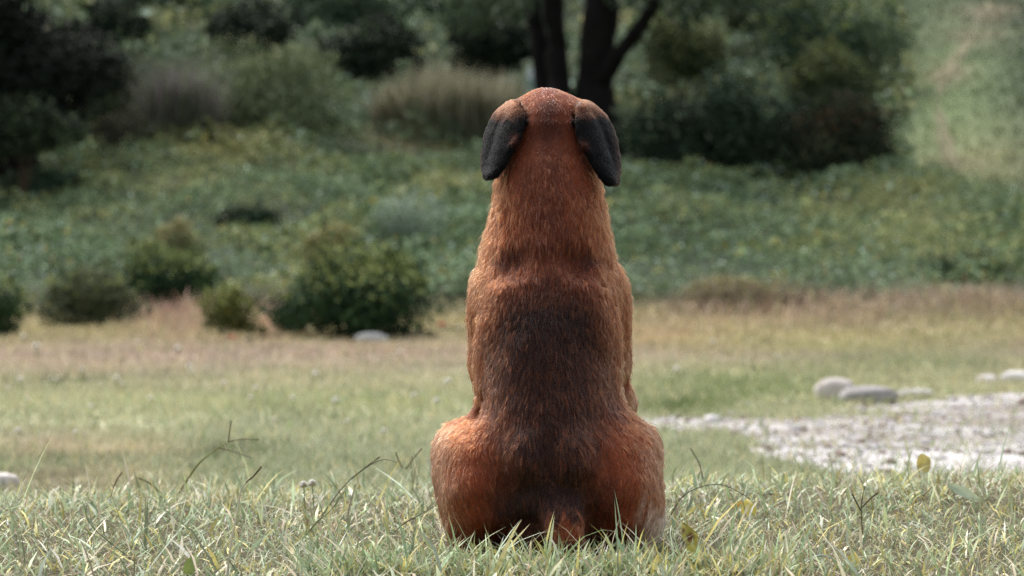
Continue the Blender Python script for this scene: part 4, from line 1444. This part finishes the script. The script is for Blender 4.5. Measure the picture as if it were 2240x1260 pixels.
def stalk(label, pts, w0, col, d, spikes=(), cat='grass stalk', seed=1, wtip=.35):
    """A standing grass stem along photograph points at distance d, with dark seed spikes."""
    g = np.random.default_rng(seed)
    d = float(np.clip(ground_at(pts[0][0], min(pts[0][1] + 14, 1290))[1], 3.9, 5.6))
    p = np.array([P(a, b, d + dd) for a, b, dd in pts])
    p[0][2] = float(gz(p[0][0], p[0][1])) - .004
    foot = p[0].copy()
    path = smooth_path(p, len(p) * 6)
    v, f = tube(path - foot, np.linspace(w0, w0 * wtip, len(path)), 6)
    root = empty('grass_stalk', foot)
    tag(root, label, cat)
    mesh_obj('stem', v, f, M_GRASS, np.broadcast_to(col, (len(v), 3)) * (1 + .2 * noise(v, .01, seed))[:, None], parent=root)
    for sp in spikes:
        q = smooth_path(np.array([P(a, b, d + dd) for a, b, dd in sp]), 16) - foot
        parts = [(*tube(q, np.linspace(.0005, .0003, 16), 5), srgb(110, 100, 72))]
        tv = np.gradient(q, axis=0); tv /= np.linalg.norm(tv, axis=1, keepdims=True)
        for k in range(16):
            for s_ in (-1, 1):
                side = np.cross(tv[k], [0, 1, 0]); side /= np.linalg.norm(side) + 1e-9
                c0 = q[k] + side * s_ * .0008
                rot = np.stack([side * .0006, np.array([0, 1, 0]) * .0006, tv[k] * .0020])
                parts.append((iv @ rot + c0, if_, srgb(118, 104, 78) * g.uniform(.6, 1.15)))
        vv, ff, cc = join(parts)
        mesh_obj('seed_head', vv, ff, M_GRASS, cc, parent=root)
    return root


DK, GRN, STR = srgb(92, 92, 66), srgb(138, 146, 88), srgb(176, 160, 118)
stalk('tall yellowish stalk with forked seed spikes standing above the left grass', [(385, 1075, .05), (430, 1020, 0), (470, 985, 0), (500, 966, 0)], .0024, srgb(128, 130, 70), 4.75,
      [[(500, 966, 0), (502, 945, 0), (506, 921, 0)], [(500, 966, 0), (530, 961, .02), (566, 962, .04)], [(480, 980, 0), (510, 988, -.02), (548, 1001, -.04)]], seed=1)
stalk('thin dark leaning stalk with hooked tip left of the dog', [(690, 1130, 0), (745, 1072, 0), (790, 1030, 0), (828, 1008, 0), (850, 1006, 0), (868, 1012, 0)], .0011, DK, 4.62, [[(770, 1046, 0), (800, 1022, 0), (830, 1000, 0)]], seed=2)
stalk('dark thick stalk slanting up to the left thigh of the dog', [(838, 1170, 0), (880, 1148, 0), (920, 1125, 0), (955, 1104, 0)], .0014, DK, 4.42, seed=3)
stalk('broad grey-green stalk slanting down towards the left thigh', [(760, 1084, 0), (800, 1102, -.02), (860, 1130, -.05), (918, 1172, -.1)], .0022, srgb(120, 134, 112), 4.5, seed=4)
stalk('long pale stalk rising in the left foreground', [(495, 1262, 0), (505, 1190, .02), (520, 1115, .04), (528, 1070, .05), (545, 1050, .05)], .0018, srgb(190, 184, 158), 4.25, [[(540, 1054, .05), (556, 1040, .05), (571, 1022, .05)]], seed=5)
stalk('leaning stalk with reddish joint beside the clover flowers', [(640, 1190, 0), (690, 1145, .01), (720, 1120, .02), (756, 1071, .03)], .0015, srgb(120, 122, 76), 4.45, seed=6)
stalk('dark seed spike standing at far left of the front grass', [(235, 1090, 0), (250, 1062, 0), (258, 1045, 0)], .001, DK, 4.9, [[(250, 1062, 0), (258, 1046, 0), (266, 1034, 0)]], seed=7)
stalk('dark seed spike leaning left beside the tall forked stalk', [(360, 1082, 0), (335, 1062, 0), (306, 1048, 0)], .001, DK, 4.8, [[(345, 1072, 0), (325, 1056, 0), (303, 1046, 0)]], seed=8)
stalk('arching dark stalk bowing right from beside the right thigh', [(1456, 1130, 0), (1490, 1090, 0), (1530, 1066, 0), (1575, 1060, 0), (1612, 1074, 0), (1642, 1092, 0)], .0013, srgb(92, 94, 62), 4.5, seed=9)
stalk('upright thin stalk with seed spike right of the dog', [(1540, 1060, 0), (1532, 1020, 0), (1520, 996, 0), (1512, 985, 0)], .0009, DK, 4.8, [[(1538, 1046, 0), (1528, 1012, 0), (1511, 982, 0)]], seed=10)
stalk('pale straw blade pair standing before the tail of the dog', [(1284, 1190, 0), (1290, 1160, 0), (1298, 1138, 0), (1302, 1122, 0)], .0012, STR, 4.2, [[(1290, 1160, 0), (1299, 1142, 0), (1307, 1128, 0)]], seed=11)
stalk('bleached white blade in front of the tail of the dog', [(1226, 1236, 0), (1220, 1212, 0), (1210, 1186, 0), (1204, 1182, 0)], .0022, srgb(226, 224, 210), 4.18, seed=12)
stalk('short stalk with white tip touching the left thigh of the dog', [(946, 1036, 0), (940, 1016, 0), (932, 1002, 0)], .0014, srgb(206, 196, 184), 4.45, seed=13, wtip=1.0)
stalk('thin stalk with two seed spikes left of the thigh of the dog', [(905, 1040, 0), (900, 1010, 0), (906, 990, 0)], .0008, DK, 4.7, [[(880, 1024, 0), (870, 1002, 0), (866, 990, 0)], [(888, 1026, 0), (905, 1002, 0), (922, 982, 0)]], seed=14)
stalk('dark seed spike bent over in the middle of the left grass', [(320, 1230, 0), (200, 1150, 0), (190, 1100, 0)], .0009, DK, 4.3, seed=15)
stalk('dark bent stalk lying over the left foreground grass', [(190, 1110, 0), (205, 1145, 0), (255, 1170, 0), (300, 1192, 0)], .0010, DK, 4.3, seed=16)
stalk('curled pale blade in the right foreground', [(1735, 1224, 0), (1790, 1216, 0), (1830, 1228, 0), (1862, 1268, 0)], .0022, srgb(170, 184, 170), 4.15, seed=17)
stalk('hooked yellowish blade in the right grass', [(1990, 1128, 0), (2000, 1096, 0), (2016, 1086, 0), (2028, 1100, 0)], .0018, srgb(206, 196, 132), 4.35, seed=18)
stalk('upright stalk with bright tip in the middle of the right grass', [(1828, 1050, 0), (1820, 1020, 0), (1814, 988, 0)], .0011, srgb(140, 150, 116), 4.9, seed=19)
stalk('branched dark weed stem in the right foreground', [(1888, 1160, 0), (1884, 1110, 0), (1892, 1062, 0)], .0012, DK, 4.4, [[(1884, 1118, 0), (1872, 1096, 0), (1864, 1080, 0)], [(1886, 1110, 0), (1905, 1090, 0), (1920, 1078, 0)]], seed=20)


def broad_leaf(label, px, py, d, lw, lh, col, tilt, seed, spots=None):
    d = float(np.clip(ground_at(px, min(py + lh * .5, 1280))[1], 3.9, 5.5))
    c = P(px, py, d)
    s = KPX * d
    nu, nv = 9, 7
    u = np.linspace(0, 1, nu)[:, None]; v = np.linspace(-1, 1, nv)[None]
    wid = np.sin(np.pi * np.clip(u, .02, .98) ** .8) ** .8
    L, Wd = lh * s, lw * s
    X = v * wid * Wd * .5
    Z = (u - .5) * L + 0 * v
    Y = -.34 * Wd * np.abs(v) ** 1.4 * wid + .9 * L * (u - .3) ** 2 + .06 * Wd * np.sin(9 * u + 3 * v + seed)
    q = np.stack([X, Y + 0 * v, Z], -1).reshape(-1, 3)
    a = math.radians(tilt)
    q[:, 0], q[:, 2] = q[:, 0] * math.cos(a) + q[:, 2] * math.sin(a), -q[:, 0] * math.sin(a) + q[:, 2] * math.cos(a)
    i = np.arange(nu * nv).reshape(nu, nv)
    f = np.stack([i[:-1, :-1], i[:-1, 1:], i[1:, 1:], i[1:, :-1]], -1).reshape(-1, 4)
    cc = col * (1 + .12 * noise(q, .006, seed)[:, None])
    if spots is not None:
        k = noise(q, .008, seed + 4) > .25
        cc[k] = spots
    foot = np.array([c[0], c[1], float(gz(c[0], c[1]))])
    c[2] = min(c[2], foot[2] + .045)
    root = empty('broad_leaf', foot)
    tag(root, label, 'leaf')
    q = q + c - foot
    mesh_obj('leaf_blade', q, f, M_GRASS, cc, parent=root)
    bott = q.reshape(nu, nv, 3)[0, nv // 2]
    v_, f_ = tube(smooth_path([np.array([bott[0] * .5, 0, -.005]), bott * .6, bott], 6), np.linspace(.0014, .0009, 6), 5)
    mesh_obj('leaf_stalk', v_, f_, M_GRASS, np.broadcast_to(col * .8, (len(v_), 3)), parent=root)


broad_leaf('broad yellow leaf standing out of the grass before the pale path', 2022, 1008, 5.2, 44, 34, srgb(190, 176, 108), 70, 1)
broad_leaf('bright yellow leaf in the grass right of the dog', 1637, 1112, 4.5, 34, 40, srgb(206, 192, 92), -10, 2)
broad_leaf('orange-yellow narrow leaf left of the bright yellow leaf', 1614, 1104, 4.5, 14, 44, srgb(204, 160, 80), 80, 3)
broad_leaf('yellowing leaf with brown blotches by the right foot of the dog', 1508, 1172, 4.3, 34, 62, srgb(176, 168, 84), -30, 4, srgb(110, 70, 44))
broad_leaf('round yellow-green leaf at the tip of the tail of the dog', 1514, 1206, 4.25, 32, 36, srgb(188, 180, 86), 60, 5)
broad_leaf('pale silvery green leaf lying in the right grass', 2112, 1078, 4.55, 22, 84, srgb(180, 192, 166), 116, 6)
broad_leaf('small yellow leaf low in the right foreground', 1866, 1222, 4.2, 26, 30, srgb(190, 176, 90), 20, 7)
broad_leaf('yellow-green leaf tip in the left foreground', 418, 1236, 4.2, 30, 50, srgb(140, 156, 88), 20, 8)

for lab, cx, cy, d_, r_ in (('left of the two white clover flower heads in the left grass', 664, 1062, 4.95, .0080), ('right of the two white clover flower heads in the left grass', 683, 1059, 4.95, .0082)):
    c = P(cx, cy, d_)
    foot = np.array([c[0], c[1], float(gz(c[0], c[1]))])
    root = empty('clover_flower', foot)
    tag(root, lab, 'flower')
    mesh_obj('flower_head', FV * r_ + (c - foot), FF, M_PETAL, FC, parent=root)
    v_, f_ = tube(smooth_path([np.array([.004, 0, -.004]), (c - foot) * .5 + .002, c - foot], 8), np.full(8, .0009), 5)
    mesh_obj('stem', v_, f_, M_GRASS, np.broadcast_to(srgb(120, 132, 84), (len(v_), 3)), parent=root)
